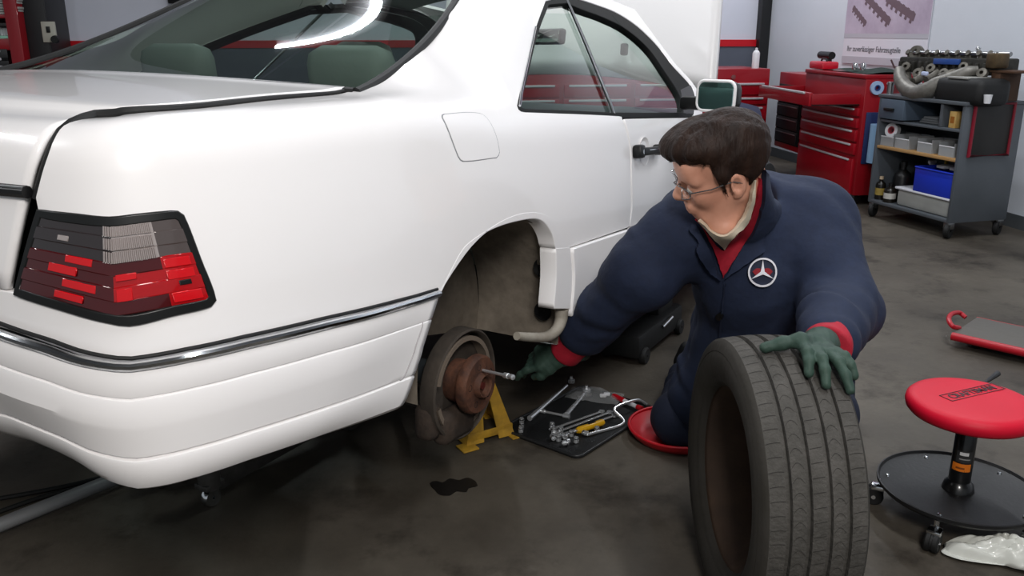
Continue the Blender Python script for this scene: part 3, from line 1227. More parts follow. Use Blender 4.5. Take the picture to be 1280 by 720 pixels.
# wheel well of the missing wheel
M_well = mat('dusty_wheel_well', '#8a8073', .9, var=(7, '#5f574d', .6), bump=(30, .3))
AX = (.005, 0, .24)
wl = []
for a in np.linspace(-.16, math.pi + .05, 40):
    r = .352 + .008 * math.sin(3 * a)
    wl.append([(AX[0] + r * math.cos(a), y, AX[2] + .05 + r * math.sin(a) * 1.05) for y in np.linspace(-.83, -.55, 10)])
wl = np.array(wl)
well = MB().grid(wl)
well.build('wheel_well', M_well, car, 60)
ba = []
for r in np.linspace(.0, .352, 6):
    ba.append([(AX[0] + r * math.cos(a), -.55, AX[2] + .05 + r * math.sin(a) * 1.05) for a in np.linspace(-.16, math.pi + .05, 40)])
MB().grid(np.array(ba)).build('inner_well', M_well, car, 60)
for (pu, pv) in ((678, 335), (679, 389)):
    q = oncar(pu, pv, 0, .316 if pv < 350 else .338)
    MB().lathe([(.001, -.006), (.02, -.006), (.026, 0), (.028, .004)], q, (-1, 0, 0), 20).build('plug', M_rubber, car)
# far side wheel well simply mirrored closed inner walls, underbody pan
MB().box((1.55, 0, .25), (1.9, 1.2, .05), .02).box((-.66, 0, .42), (.6, 1.1, .10), .03).build('underbody', M_cab, car)
# spring and damper in the shade, rear arm
sp = [(-.05 + .05 * math.cos(t), -.50 + .05 * math.sin(t), .28 + .0065 * t) for t in np.linspace(0, 12 * math.pi, 120)]
MB().tube(sp, .007, 6).build('coil_spring', M_rubber, car)
MB().tube([(.0, -.62, .12), (.05, -.35, .13), (.12, -.15, .16)], .028, 10).build('control_arm', mat('dirty_cast_iron', '#3b3631', .8, var=(20, '#272320')), car)
MB().tube([(.20, -.56, .26), (.16, -.55, .12), (.06, -.60, .08)], .016, 8).build('damper', M_cab, car)

# hub, brake shoe and dust shield
M_rust = mat('rusty_iron', '#5e3a28', .75, var=(28, '#3a241b', .7), bump=(60, .25))
M_shield = mat('dusty_brake_shield', '#463e36', .85, var=(16, '#2f2924', .6), bump=(40, .2))
HC = oncar(599, 481, 1, -.775)
hb = thing('brake_hub', None, None)
hb.parent = car
hy = (0, -1, 0)
def at_h(y):
    return (HC[0], y, HC[2])
sc_ = oncar(574, 470, 1, -.70)
SCp = (HC[0] - .005, -.70, HC[2] - .005)
MB().lathe([(.05, -.012), (.143, -.012), (.150, -.004), (.150, .036), (.145, .040), (.140, .036), (.139, .006), (.112, .0), (.05, -.002)], SCp, hy, 48).build('dust_shield', M_shield, hb, 50)
sh = MB()
for a0, a1 in ((.25, 2.9), (3.4, 6.0)):
    arc = np.linspace(a0, a1, 24)
    ins = [[(SCp[0] + r * math.cos(a), y, SCp[2] + r * math.sin(a)) for (r, y) in ((.118, -.705), (.130, -.705), (.130, -.735), (.118, -.735), (.118, -.705))] for a in arc]
    sh.grid(np.array(ins))
sh.build('brake_shoe', mat('brake_lining', '#6b5f53', .85), hb, 50)
MB().lathe([(.001, .02), (.074, .02), (.079, .014), (.080, -.004), (.077, -.010), (.060, -.014), (.058, -.07), (.05, -.09)], at_h(-.76), hy, 40).build('hub_flange', M_rust, hb, 50)
MB().lathe([(.0005, .006), (.020, .006), (.022, .010), (.024, .032), (.030, .036), (.033, .030), (.035, .018)], at_h(-.76), hy, 28).build('hub_bore', M_rust, hb, 40)
MB().cyl(at_h(-.765), at_h(-.788), .010, n=10).build('axle_nut', mat('red_marked_nut', '#7a3a34', .4, .6), hb)
for k in range(5):
    a = 2 * math.pi * k / 5 + .5
    p = np.array(at_h(-.779)) + .052 * np.array([math.cos(a), 0, math.sin(a)])
    MB().lathe([(.0005, -.004), (.0065, -.004), (.0075, .0015), (.009, .0016)], p, hy, 12).build('lug_hole', M_darkgap, hb)
MB().box(np.array(SCp) + np.array([-.03, -.02, -.10]), (.15, .05, .09), .02).box(np.array(SCp) + np.array([-.12, -.0, -.07]), (.06, .06, .10), .02).build('caliper_bracket', mat('rusty_dark_bracket', '#3f332a', .85, var=(25, '#29221d', .6), bump=(50, .3)), hb, 50)
MB().cyl((SCp[0], -.70, SCp[2]), (SCp[0], -.45, SCp[2] + .02), .035, n=16).build('axle_carrier', M_cab, hb)

# front wheel, on the floor (right), and the other three simply alike
def wheel(x, y, z, R_=.305, name='wheel'):
    w = thing(name, None, None)
    w.parent = car
    sgn = -1 if y < 0 else 1
    MB().lathe([(.19, -.075), (.24, -.095), (R_ - .02, -.095), (R_, -.07), (R_, .07), (R_ - .02, .095), (.24, .095), (.20, .08)], (x, y, z), (0, sgn, 0), 48).build('tire', M_rubber, w, 40)
    MB().lathe([(.20, .08), (.193, .07), (.185, .04), (.175, .02), (.06, .05), (.001, .055)], (x, y, z), (0, sgn, 0), 40).build('rim', mat('silver_alloy', '#a4a6a8', .35, .8), w, 40)
    mb = MB()
    for k in range(8):
        a = 2 * math.pi * k / 8
        mb.box((x + .12 * math.cos(a), y + sgn * .042, z + .12 * math.sin(a)), (.10, .02, .03), .008, Matrix.Rotation(-a, 3, 'Y'))
    mb.build('spokes', mat('silver_alloy', '#a4a6a8', .35, .8), w, 40)
wheel(2.715, -.735, .305 - .0045)
wheel(2.715, .735, .305 - .0045)
wheel(.0, .735, .285)

# navy cloth that protects the front fender, with a white print
def Pfo(u, v): return Pf(u, v)
fcv = curve([(-1.86, .14, 1), (-1.84, .27), (-1.84, .40, 1), (-2.62, .37, 1), (-2.62, .08, 1), (-2.2, .05)], .03, True)
# ------------------------------------------------------------------ soft solids (signed distances) for the person
class Soft:
    """smoothly joined capsules and ellipsoids, turned into one closed surface"""

    def __init__(self, lo, hi, h):
        self.lo, self.h = np.array(lo, float), h
        n = np.ceil((np.array(hi) - self.lo) / h).astype(int) + 1
        ax = [self.lo[i] + h * np.arange(n[i]) for i in range(3)]
        self.X = np.stack(np.meshgrid(*ax, indexing='ij'), -1).astype(np.float32)
        self.d = np.full(self.X.shape[:3], 9., np.float32)

    def _cap(self, a, b, ra, rb, wr=None, sq=None):
        a, b = np.array(a, np.float32), np.array(b, np.float32)
        ba = b - a
        pa = self.X - a
        L2 = float(ba @ ba) + 1e-12
        t = np.clip((pa @ ba) / L2, 0, 1)
        q = pa - t[..., None] * ba
        if sq is not None:          # flatten along a direction by a factor
            dr = np.array(sq[0], np.float32)
            dr /= np.linalg.norm(dr)
            q = q + (q @ dr)[..., None] * dr * (sq[1] - 1)
        d = np.sqrt((q * q).sum(-1)) - (ra + (rb - ra) * t)
        if wr:                      # cloth folds round the limb: (height, count, twist)
            e1 = np.cross(ba, [0.3, .5, .8])
            e1 /= np.linalg.norm(e1)
            e2 = np.cross(ba, e1)
            e2 /= np.linalg.norm(e2)
            ang = np.arctan2(pa @ e2.astype(np.float32), pa @ e1.astype(np.float32))
            ph = t * wr[1] * 6.283 + np.sin(ang * 1 + wr[2]) * 1.9 + np.sin(ang * 2 + t * 5 + wr[2]) * .8
            fold = np.sin(ph) + .45 * np.sin(ph * 1.9 + 1.3 + ang)
            fold = fold * (.5 + .5 * np.sin(ang + 2.3 * t + wr[2] * 2))
            d = d - wr[0] * 1.7 * fold * (.35 + .65 * np.sin(np.clip(t, 0, 1) * 3.14159))
        return d

    def _join(self, d, k, sub=False):
        if sub:
            d = -d
            h = np.clip(.5 - .5 * (self.d - d) / k, 0, 1)
            self.d = self.d + (d - self.d) * h + k * h * (1 - h)
        else:
            h = np.clip(.5 + .5 * (self.d - d) / k, 0, 1)
            self.d = self.d * (1 - h) + d * h - k * h * (1 - h)
        self.d = self.d.astype(np.float32)
        return self

    def cap(self, a, b, ra, rb=None, k=.02, wr=None, sub=False, sq=None):
        return self._join(self._cap(a, b, ra, ra if rb is None else rb, wr, sq), k, sub)

    def ell(self, c, r, k=.02, M=None, sub=False):
        q = self.X - np.array(c, np.float32)
        if M is not None:
            q = q @ np.array(M, np.float32)
        r = np.array(r, np.float32)
        k0 = np.sqrt(((q / r)**2).sum(-1))
        k1 = np.sqrt(((q / (r * r))**2).sum(-1)) + 1e-9
        return self._join(k0 * (k0 - 1) / k1, k, sub)

    def cut(self, p, n, k=.01):
        """keeps the side the normal points away from"""
        n = np.array(n, float)
        n /= np.linalg.norm(n)
        d = (self.X - np.array(p, np.float32)) @ n.astype(np.float32)
        return self._join(-d, k, True)

    def mesh(self, name, m, parent=None, smooth=True):
        g = openvdb.FloatGrid(background=9.)
        g.copyFromArray(self.d)
        pts, quads = g.convertToQuads(isovalue=0.)
        pts = pts * self.h + self.lo
        o = mesh_obj(name, pts, quads[:, ::-1], m, parent, 180)
        return o


def fold_noise(X, seeds, amp):
    """broad cloth folds from crossing waves"""
    d = np.zeros(X.shape[:3], np.float32)
    r = np.random.default_rng(seeds)
    for i in range(7):
        k = r.normal(size=3).astype(np.float32)
        k = k / np.linalg.norm(k) * r.uniform(14, 42)
        ph = X @ k + r.uniform(0, 6)
        w = np.sin(X @ (r.normal(size=3) * 6).astype(np.float32) + r.uniform(0, 6))
        d += np.abs(np.sin(ph)) * np.clip(w, 0, 1)
    return d * amp


M_skin = mat('skin', '#cf9a82', .45, var=(14, '#c2876f', .4), bump=(90, .06))
M_coat = mat('navy_work_coat', '#1a253e', .85, var=(45, '#172036', .5), bump=(16, .55))
M_trous = mat('navy_trousers', '#131b30', .85, var=(40, '#10172a', .5), bump=(160, .12))
M_shirt = mat('red_work_shirt', '#a8142c', .75, var=(60, '#951024', .5), bump=(180, .1))
M_collar = mat('beige_collar', '#c9bca6', .8, bump=(200, .1))
M_glove = mat('green_rubber_glove', '#36493f', .6, spec=.3, var=(18, '#2c3f37', .5), bump=(70, .15))
M_hair = mat('dark_brown_hair', '#2a1a12', .6, spec=.25, var=(30, '#180e0a', .6), bump=(55, .9), stretch=(1, 1, .25))

# head frame: f forward, l to his left, w up
HS = 1.04
f_ = np.array([-.933, .042, -.357]); f_ /= np.linalg.norm(f_)
w_ = np.array([-.348, -.353, .869]); w_ -= f_ * (w_ @ f_); w_ /= np.linalg.norm(w_)
l_ = np.cross(w_, f_)
HM = np.stack([f_, l_, w_], 1) * HS          # local to world
HC0 = pY(903, 205.5, 2.10)
def hd_(p): return HM @ np.array(p, float) + HC0

person = thing('person', 'man in navy work coat kneeling by the hub, one hand on the tire', 'person', (float(HC0[0]) + .1, 2.5, 0))
PO = np.array(person.location)


def place(o):
    """world built mesh carried under the person's empty"""
    o.parent = person
    o.matrix_parent_inverse = Matrix.Translation(-Vector(PO))
    return o


# joints in the world
NECK = pY(943, 268, 2.24)
SR = pY(868, 282, 2.30)          # his right shoulder
SL = pY(1012, 280, 2.30)
ER = pY(800, 340, 2.26)
WRr = pY(711, 436, 2.42)
EL = pY(1052, 385, 2.08)
WLl = pY(1034, 432, 1.80)
CHEST = pY(950, 345, 2.32)
BELLY = pY(958, 430, 2.42)
HIP = pY(965, 455, 2.62)

# ---- body: head, neck, upper chest in one surface (the rest goes on inside the coat)
def loc(S):
    """grid points in head coordinates"""
    return ((S.X - HC0) @ np.linalg.inv(HM).T.astype(np.float32)).astype(np.float32)


S = Soft(HC0 - [.25, .27, .36], HC0 + [.27, .27, .21], .0042)
XW = S.X
S.X = loc(S)
e = lambda c, r, k=.02, sub=False, M=None: S.ell(c, r, k, M, sub)
e((-.012, 0, .032), (.100, .078, .092))
e((.03, 0, -.045), (.064, .058, .085), .03)
e((.070, 0, -.105), (.026, .026, .020), .03)                       # chin
for s in (-1, 1):
    S.cap((-.005, s * .056, -.055), (.060, s * .022, -.106), .020, .018, .03)   # jaw
    e((.062, s * .040, -.035), (.028, .024, .030), .025)           # cheek
    S.cap((.086, s * .016, .014), (.074, s * .050, .012), .011, .010, .015)      # brow
e((.084, 0, .04), (.022, .055, .04), .03)                          # forehead
for s in (-1, 1):
    e((.100, s * .033, -.008), (.016, .018, .012), .012, True)     # eye hollow
    e((.082, s * .032, -.009), (.0135, .015, .0115), .006)         # lowered lid
S.cap((.090, 0, .004), (.116, 0, -.036), .009, .0135, .014)        # nose
e((.112, 0, -.042), (.015, .012, .010), .01)
for s in (-1, 1):
    e((.104, s * .013, -.043), (.012, .008, .009), .006)
    e((.112, s * .007, -.053), (.005, .004, .004), .003, True)
e((.088, 0, -.075), (.020, .030, .020), .02)                       # mouth mound
S.cap((.100, -.019, -.071), (.100, .019, -.071), .0065, None, .008)
S.cap((.099, -.016, -.083), (.099, .016, -.083), .0072, None, .008)
S.cap((.110, -.022, -.077), (.110, .022, -.077), .0035, None, .004, sub=True)
for s in (-1, 1):                                                   # ears
    R_ = Matrix.Rotation(s * .35, 3, 'Z')
    Me = np.array(R_)
    e((-.012, s * .080, -.012), (.021, .008, .033), .006, M=Me)
    e((-.006, s * .087, -.010), (.010, .006, .018), .006, True, Me)
    e((-.004, s * .080, -.040), (.010, .007, .011), .006)
S.X = XW
nb = hd_((-.03, 0, -.06))
S.cap(nb, NECK + [.0, .02, -.03], .060 * HS, .072, .03)
S.cap(hd_((.0, .035, -.085)), NECK + [-.03, -.06, -.03], .016, .014, .03)
S.cap(hd_((.01, 0, -.085)), pY(906, 283, 2.10), .050, .038, .03)
body = place(S.mesh('body', M_skin))
for s in (-1, 1):
    MB().ball(hd_((.0845, s * .032, -.0125)), .0125 * HS, 14).build('eye', mat('eye_white', '#d8d2cb', .2), None)
    place(COL.objects[-1])
# ---- hair
S = Soft(HC0 - [.23, .22, .22], HC0 + [.24, .24, .24], .0042)
XW = S.X
S.X = loc(S)
S.ell((-.014, 0, .040), (.106, .086, .094), .01)
S.ell((-.050, 0, -.012), (.060, .072, .078), .03)                   # back of the head
S.ell((.060, 0, .090), (.052, .070, .036), .035)                    # fringe brushed forward
S.ell((.098, -.018, .082), (.030, .045, .022), .025)
for s in (-1, 1):
    S.cap((.018, s * .077, .02), (.012, s * .075, -.018), .013, .009, .02)   # sideburn
# cut the face free: below and ahead of a slanting hairline
q = S.X
line2 = np.minimum((.062 - q[..., 2]), q[..., 0] - .030 - .25 * np.clip(q[..., 2], -.1, .03))
S.d = np.maximum(S.d, line2 * 1.0).astype(np.float32)
# behind the ear and round the nape
nape = np.minimum(-.045 - q[..., 2] - (.03 + q[..., 0]) * .9, 9)
S.d = np.maximum(S.d, nape * .8).astype(np.float32)
ear = .030 - np.sqrt(((q[..., 0] + .010) / .95)**2 + ((q[..., 2] + .020) / 1.15)**2)
ear = np.where(np.abs(q[..., 1]) > .05, ear, -1)
S.d = np.maximum(S.d, ear).astype(np.float32)
# locks
lk = np.sin(q[..., 1] * 120 + 2.5 * np.sin(q[..., 0] * 30) + q[..., 2] * 35) * .5 + np.sin(q[..., 1] * 230 - q[..., 0] * 60 + 2 * np.sin(q[..., 2] * 55)) * .35
S.d = (S.d - .0026 * lk).astype(np.float32)
S.X = XW
hair_o = place(S.mesh('hair', M_hair))

# loose strands lying along the growth of the hair
hm_ = hair_o.data
rg3 = np.random.default_rng(11)
fl_p = np.zeros(len(hm_.vertices) * 3)
hm_.vertices.foreach_get('co', fl_p)
hv = fl_p.reshape(-1, 3)
nn3 = np.zeros(len(hm_.vertices) * 3)
hm_.vertices.foreach_get('normal', nn3)
hn3 = nn3.reshape(-1, 3)
bvh = BVHTree.FromPolygons([tuple(v) for v in hv], [tuple(p.vertices) for p in hm_.polygons])
Hi = np.linalg.inv(HM)
tocm = CAM0 - hv
tocm /= np.linalg.norm(tocm, axis=1, keepdims=True)
SV, SF = [], []
for vi in rg3.choice(len(hv), 4200, replace=False):
    p = Vector(hv[vi])
    q = Hi @ (np.array(p) - HC0)
    if q[2] < -.05 and q[0] > -.02:
        continue
    pts_ = []
    sgn3 = 1 if q[1] > -.012 else -1
    for st in range(7):
        q = Hi @ (np.array(p) - HC0)
        top_ = float(np.clip((q[2] - .03) / .08, 0, 1))
        fl3 = np.array([.75 * (q[0] > -.05) + .15, sgn3 * .55, -.35]) * top_ + np.array([.12, 0, -1.]) * (1 - top_)
        fl3 = fl3 + rg3.normal(size=3) * .10
        d3 = Vector(HM @ fl3)
        h = bvh.find_nearest(p)
        n3 = h[1]
        d3 = (d3 - n3 * d3.dot(n3)).normalized()
        s3 = d3.cross(n3)
        lift = .0016 + .0030 * math.sin(st / 6 * 3.1)
        c3 = h[0] + n3 * lift if st < 4 else p + n3 * .0012
        wdt3 = .0012 * (1 - st / 7.5)
        pts_.append((c3 - s3 * wdt3, c3 + n3 * wdt3 * 1.1, c3 + s3 * wdt3))
        p = (h[0] + n3 * (lift if st >= 3 else 0) if st < 4 else p) + d3 * .0065
    b3 = len(SV)
    for t3 in pts_:
        SV += t3
    for st in range(6):
        a3 = b3 + st * 3
        SF += [(a3, a3 + 1, a3 + 4, a3 + 3), (a3 + 1, a3 + 2, a3 + 5, a3 + 4)]
so_ = place(mesh_obj('hair_strands', SV, SF, mat('dark_brown_strands', '#38241a', .55, spec=.25), None, 180))
so_['kind'] = 'stuff'

# ---- eyeglasses
gl_ = thing('eyeglasses', None, None)
gl_.parent = person
M_wire = mat('thin_silver_frame', '#8d8f92', .25, .9)
mb = MB()
for s in (-1, 1):
    ringp = []
    for a in np.linspace(0, 2 * math.pi, 33)[:-1]:
        ringp.append(hd_((.114 - .008 * abs(math.cos(a)) - .010 * (s * math.cos(a) > 0) * abs(math.cos(a)), s * .034 + .0255 * math.cos(a), -.012 + .0185 * math.sin(a))))
    mb.tube(ringp, .0016, 8, closed=True)
    mb.tube([hd_((.100, s * .060, -.006)), hd_((.05, s * .080, -.002)), hd_((.0, s * .085, .002)), hd_((-.02, s * .083, -.012))], .0016, 8)
mb.tube([hd_((.114, -.010, -.006)), hd_((.119, 0, -.002)), hd_((.114, .010, -.006))], .0016, 8)
o = place(mb.build('frame', M_wire))
o.parent = gl_; o.matrix_parent_inverse = Matrix.Translation(-Vector(PO))
for s in (-1, 1):
    ln_ = [hd_((.112 - .010 * abs(math.cos(a)) * (s * math.cos(a) > 0), s * .034 + .0245 * math.cos(a), -.012 + .0175 * math.sin(a))) for a in np.linspace(0, 2 * math.pi, 25)[:-1]]
    o = mesh_obj('lens', ln_, [tuple(range(24))], glass_mat('spectacle_lens', '#f2f4f3'), gl_, None)
    o.matrix_parent_inverse = Matrix.Translation(-Vector(PO))
# brows
for s in (-1, 1):
    mb = MB()
    mb.tube([hd_((.0965, s * .014, .012)), hd_((.095, s * .030, .018)), hd_((.082, s * .052, .010))], [.003, .0042, .002], 8)
    o = mb.build('eyebrow', M_hair); o.parent = person; o.matrix_parent_inverse = Matrix.Translation(-Vector(PO))

# ---- work coat
S = Soft([.05, 1.72, .12], [1.22, 2.95, 1.12], .009)
SRi = SR + (NECK - SR) * .10
S.cap(CHEST + [.0, .0, .03], BELLY, .170, .185, .05, sq=((.1, 1, .2), 1.12))
S.cap(BELLY, HIP + [0, 0, -.02], .180, .19, .08)
S.cap(SR + [.035, .03, -.02], SL + [-.04, .03, -.02], .095, .098, .07)
S.cap(NECK + [.0, .05, -.045], CHEST, .085, .15, .06)
S.cap(NECK + [.02, .11, -.02], HIP + [0, .05, .1], .10, .19, .1)     # back
S.cap(SR, ER, .104, .090, .05, wr=(.003, 2.1, .5))
S.cap(ER, WRr + (ER - WRr) * .24, .088, .062, .03, wr=(.0032, 2.6, 1.7))
S.cap(SL, EL, .104, .086, .05, wr=(.0035, 2.0, 2.2))
S.cap(EL, WLl + (EL - WLl) * .16, .086, .064, .03, wr=(.004, 2.0, .2))
# skirt of the coat over the thighs
KR = pY(850, 538, 2.46)
KL = pY(1035, 520, 2.50)
S.cap(BELLY + [-.02, .0, -.02], KR + (BELLY - KR) * .35, .16, .125, .08, wr=(.005, 1.8, 1.))
S.cap(BELLY + [.04, .05, -.02], KL + (BELLY - KL) * .45, .15, .13, .08, wr=(.006, 2.5, 2.))
S.d -= fold_noise(S.X, 5, .0075)
S.cap(NECK + [-.01, -.0, .10], NECK + [.0, .02, -.0], .062, .060, .012, sub=True)
S.cap(hd_((.02, 0, -.08)), pY(905, 288, 2.07), .052, .040, .012, sub=True)
coat = place(S.mesh('coat', M_coat))

# ---- things sewn on the coat: shirt front, collars, lapels, emblem, button
bm_ = bmesh.new()
bm_.from_mesh(coat.data)
n0 = len(bm_.verts)
bm_.from_mesh(body.data)
BV = BVHTree.FromBMesh(bm_)
bm_.free()


def patch(name, poly, lift, thick, m, step=3., parent=None, holes=(), smooth_pts=True, its=6):
    lp = curve(poly, step, True) if smooth_pts else np.array(poly, float)
    V, T, be = fill(lp, holes, step)
    P, N = [], []
    for u, v in V:
        d = Vector(ray(u, v)).normalized()
        h = BV.ray_cast(Vector(CAM0), d)
        P.append(h[0] if h[0] is not None else None)
        N.append(h[1] if h[0] is not None else None)
    ok = [i for i, p in enumerate(P) if p is not None]
    for i, p in enumerate(P):
        if p is None:
            j = min(ok, key=lambda k: (V[k][0] - V[i][0])**2 + (V[k][1] - V[i][1])**2)
            dd = Vector(ray(*V[i]))
            P[i] = Vector(CAM0) + dd * ((P[j] - Vector(CAM0)).length / dd.length)
            N[i] = N[j]
    P = np.array([tuple(p) for p in P])
    N = np.array([tuple(n) for n in N])
    # even the height out a little so that the cloth lies smoothly
    nb_ = [set() for _ in P]
    for t in T:
        for a in t:
            nb_[a].update(t)
    for _ in range(its):
        P = np.array([P[list(nb_[i])].mean(0) * .5 + P[i] * .5 if nb_[i] else P[i] for i in range(len(P))])
        N = np.array([N[list(nb_[i])].mean(0) if nb_[i] else N[i] for i in range(len(N))])
    tocam = CAM0 - P
    tocam /= np.linalg.norm(tocam, axis=1, keepdims=True)
    N = np.where(((N * tocam).sum(1) < 0)[:, None], -N, N)
    N = N + .6 * tocam
    N /= np.linalg.norm(N, axis=1, keepdims=True) + 1e-9
    top = P + N * lift
    bot = P + N * (lift - thick)
    fn = np.cross(top[T[:, 1]] - top[T[:, 0]], top[T[:, 2]] - top[T[:, 0]])
    T2 = np.where(((fn * N[T[:, 0]]).sum(1) < 0)[:, None], T[:, ::-1], T)
    n = len(P)
    be = {(t[a], t[(a + 1) % 3]) for t in T2 for a in range(3)}
    be = [(a, b) for a, b in be if (b, a) not in be]
    Fc = [tuple(t) for t in T2] + [(b, a, a + n, b + n) for a, b in be]
    o = mesh_obj(name, np.vstack([top, bot]), Fc, m, None, 50)
    if parent is None:
        return place(o)
    o.parent = parent
    return o


patch('shirt', [(868, 270, 1), (876, 276), (884, 289), (895, 304), (904, 312, 1), (914, 297), (928, 282), (938, 262), (944, 240), (945, 219, 1), (951, 221, 1), (954, 250), (943, 288), (922, 322), (905, 350, 1), (889, 312)], .010, .02, M_shirt)
patch('collar', [(873, 270, 1), (880, 272), (893, 286), (905, 292, 1), (915, 284), (930, 256), (938, 221, 1), (943, 221, 1), (941, 250), (929, 281), (914, 297), (904, 314, 1), (890, 298), (880, 284)], .019, .014, M_collar)
patch('lapel', [(949, 206, 1), (963, 228), (974, 258), (974, 273, 1), (954, 294, 1), (959, 314, 1), (934, 332), (905, 352, 1), (920, 320), (938, 284), (947, 250), (948, 226)], .024, .018, M_coat)
patch('lapel', [(864, 276, 1), (871, 280), (878, 292), (890, 316), (905, 352, 1), (884, 338), (866, 312), (872, 303, 1), (858, 288, 1)], .022, .018, M_coat)
patch('coat_placket', [(905, 351, 1), (909, 352, 1), (905, 400), (899, 470, 1), (895, 470, 1), (900, 400)], .009, .012, M_coat)
EC = (953, 340)
def ringp(r, n=40, c=EC): return np.array([(c[0] + r * math.cos(a), c[1] + r * 1.02 * math.sin(a)) for a in np.linspace(0, 2 * math.pi, n, endpoint=False)])
emb = patch('emblem', ringp(17.5), .010, .012, mat('navy_emblem_cloth', '#1b2238', .7), 3., smooth_pts=False, its=0)
M_thread = mat('white_embroidery', '#d8d6dc', .6)
patch('emblem_ring', ringp(17.3), .017, .006, M_thread, 2., emb, [ringp(15.2)], False, 0)
star = []
for k in range(3):
    a = math.radians(-90 + 120 * k)
    star.append((EC[0] + 15.3 * math.cos(a), EC[1] + 15.3 * math.sin(a)))
    b = a + math.radians(60)
    star.append((EC[0] + 2.6 * math.cos(b), EC[1] + 2.3 * math.sin(b)))
patch('emblem_band', [(941, 339, 1), (946, 335), (953, 336), (960, 335), (965, 339, 1), (960, 344), (953, 343), (946, 344)], .0155, .005, mat('red_embroidery', '#86121f', .7), 2., emb, its=0)
patch('emblem_star', star, .020, .006, M_thread, 2., emb, (), False, 0)
patch('button', ringp(4, 18, (901, 394)), .014, .012, M_black, 2., None, (), False, 0)

# ---- trousers: kneeling thighs, shins along the floor behind
S = Soft([.30, 2.05, .0], [1.32, 3.15, .62], .010)
HR, HLh = HIP + [-.11, .0, -.05], HIP + [.13, .05, -.05]
KR2 = np.array([KR[0], KR[1], .09])
KL2 = np.array([KL[0], KL[1], .095])
S.cap(HR, KR2, .12, .082, .04, wr=(.007, 3.5, .4))
S.cap(HLh, KL2, .12, .085, .04, wr=(.007, 3.5, 1.4))
S.cap(KR2, [KR2[0] + .10, KR2[1] + .42, .065], .078, .055, .03, wr=(.005, 4, .9))
S.cap(KL2, [KL2[0] + .06, KL2[1] + .42, .065], .080, .055, .03, wr=(.005, 4, .1))
S.cap(HR, HLh, .14, .14, .05)
S.d -= fold_noise(S.X, 9, .003)
S.cut([0, 0, .012], [0, 0, -1], .01)
place(S.mesh('trousers', M_trous))
for kx, ky in ((KR2[0] + .12, KR2[1] + .50), (KL2[0] + .08, KL2[1] + .50)):
    S = Soft([kx - .1, ky - .12, 0], [kx + .14, ky + .24, .2], .008)
    S.cap((kx, ky - .04, .055), (kx + .02, ky + .10, .05), .045, .042, .02)
    S.cap((kx, ky + .08, .055), (kx + .01, ky + .07, .11), .035, .03, .02)
    S.cut([0, 0, .006], [0, 0, -1], .006)
    place(S.mesh('shoe', M_rubber))

# ---- shirt cuffs
for a, b, r, nm in ((WRr, ER, .050, 'shirt_cuff'), (WLl, EL, .053, 'shirt_cuff')):
    d = (b - a) / np.linalg.norm(b - a)
    p0, p1 = a + d * -.022, a + d * .11
    S = Soft(np.minimum(p0, p1) - .08, np.maximum(p0, p1) + .08, .004)
    S.cap(p0, p1, r, r + .003, .01, wr=(.0025, 1.5, .7))
    S.cut(p0, -d, .004)
    S.cut(p1, d, .004)
    place(S.mesh(nm, M_shirt))
# white glove liner edge at his right wrist
d = (ER - WRr) / np.linalg.norm(ER - WRr)
o = MB().lathe([(.040, -.004), (.0435, 0), (.042, .006), (.038, .004)], WRr - d * .026, tuple(d), 24).build('cuff_liner', M_collar, None, 60)
place(o)


def hand(name, wrist, pdir, pnorm, fingers, thumb, palm=(.085, .042, .016), sc=1.):
    """palm and five chains; fingers: list of point lists starting inside the palm"""
    pts = np.vstack([np.vstack(f) for f in fingers] + [np.vstack(thumb), wrist[None]])
    S = Soft(pts.min(0) - .07, pts.max(0) + .07, .0032)
    pd = pdir / np.linalg.norm(pdir)
    pn = pnorm / np.linalg.norm(pnorm)
    sd = np.cross(pd, pn)
    for k in (-1, -.35, .35, 1):
        S.cap(wrist + sd * .018 * k, wrist + pd * .080 * sc + sd * .031 * k * sc, .019 * sc, .015 * sc, .022)
    S.cap(wrist - pd * .05, wrist + pd * .01, .036 * sc, .030 * sc, .03)
    for f in fingers:
        r = .0125 * sc
        for i in range(len(f) - 1):
            S.cap(f[i], f[i + 1], r, r * .93, .007)
            r *= .93
    r = .0155 * sc
    for i in range(len(thumb) - 1):
        S.cap(thumb[i], thumb[i + 1], r, r * .9, .012)
        r *= .9
    S.d -= .0006 * np.sin(S.X[..., 0] * 300) * np.sin(S.X[..., 2] * 280)
    return place(S.mesh(name, M_glove))


# right hand reaching for the hub: back of the hand up, fingers hanging towards the stud
W = WRr - (ER - WRr) / np.linalg.norm(ER - WRr) * .02
K = pY(632, 457, 2.46)
pd = K - W
pd /= np.linalg.norm(pd)
back = np.array([.25, -.55, .8])
back -= pd * (back @ pd); back /= np.linalg.norm(back)
sd = np.cross(pd, back)
fin = []
for i, k in enumerate((-1.5, -.5, .5, 1.5)):
    b = W + pd * .078 + sd * .021 * k
    L3 = [.043, .040, .038, .032][i] if k > -1 else .036
    bend = [.05, .35, .55, .7][i]
    p1 = b + (pd * math.cos(bend) - back * math.sin(bend)) * .046
    p2 = p1 + (pd * math.cos(bend + .45) - back * math.sin(bend + .45)) * .030
    p3 = p2 + (pd * math.cos(bend + .8) - back * math.sin(bend + .8)) * .022
    fin.append([b - pd * .02, b, p1, p2, p3])
th = [W + sd * -.025 + pd * .02, W + sd * -.040 + pd * .055 - back * .012, W + sd * -.045 + pd * .088 - back * .028, W + sd * -.035 + pd * .112 - back * .040]
hand('glove', W, pd, back, fin, th)
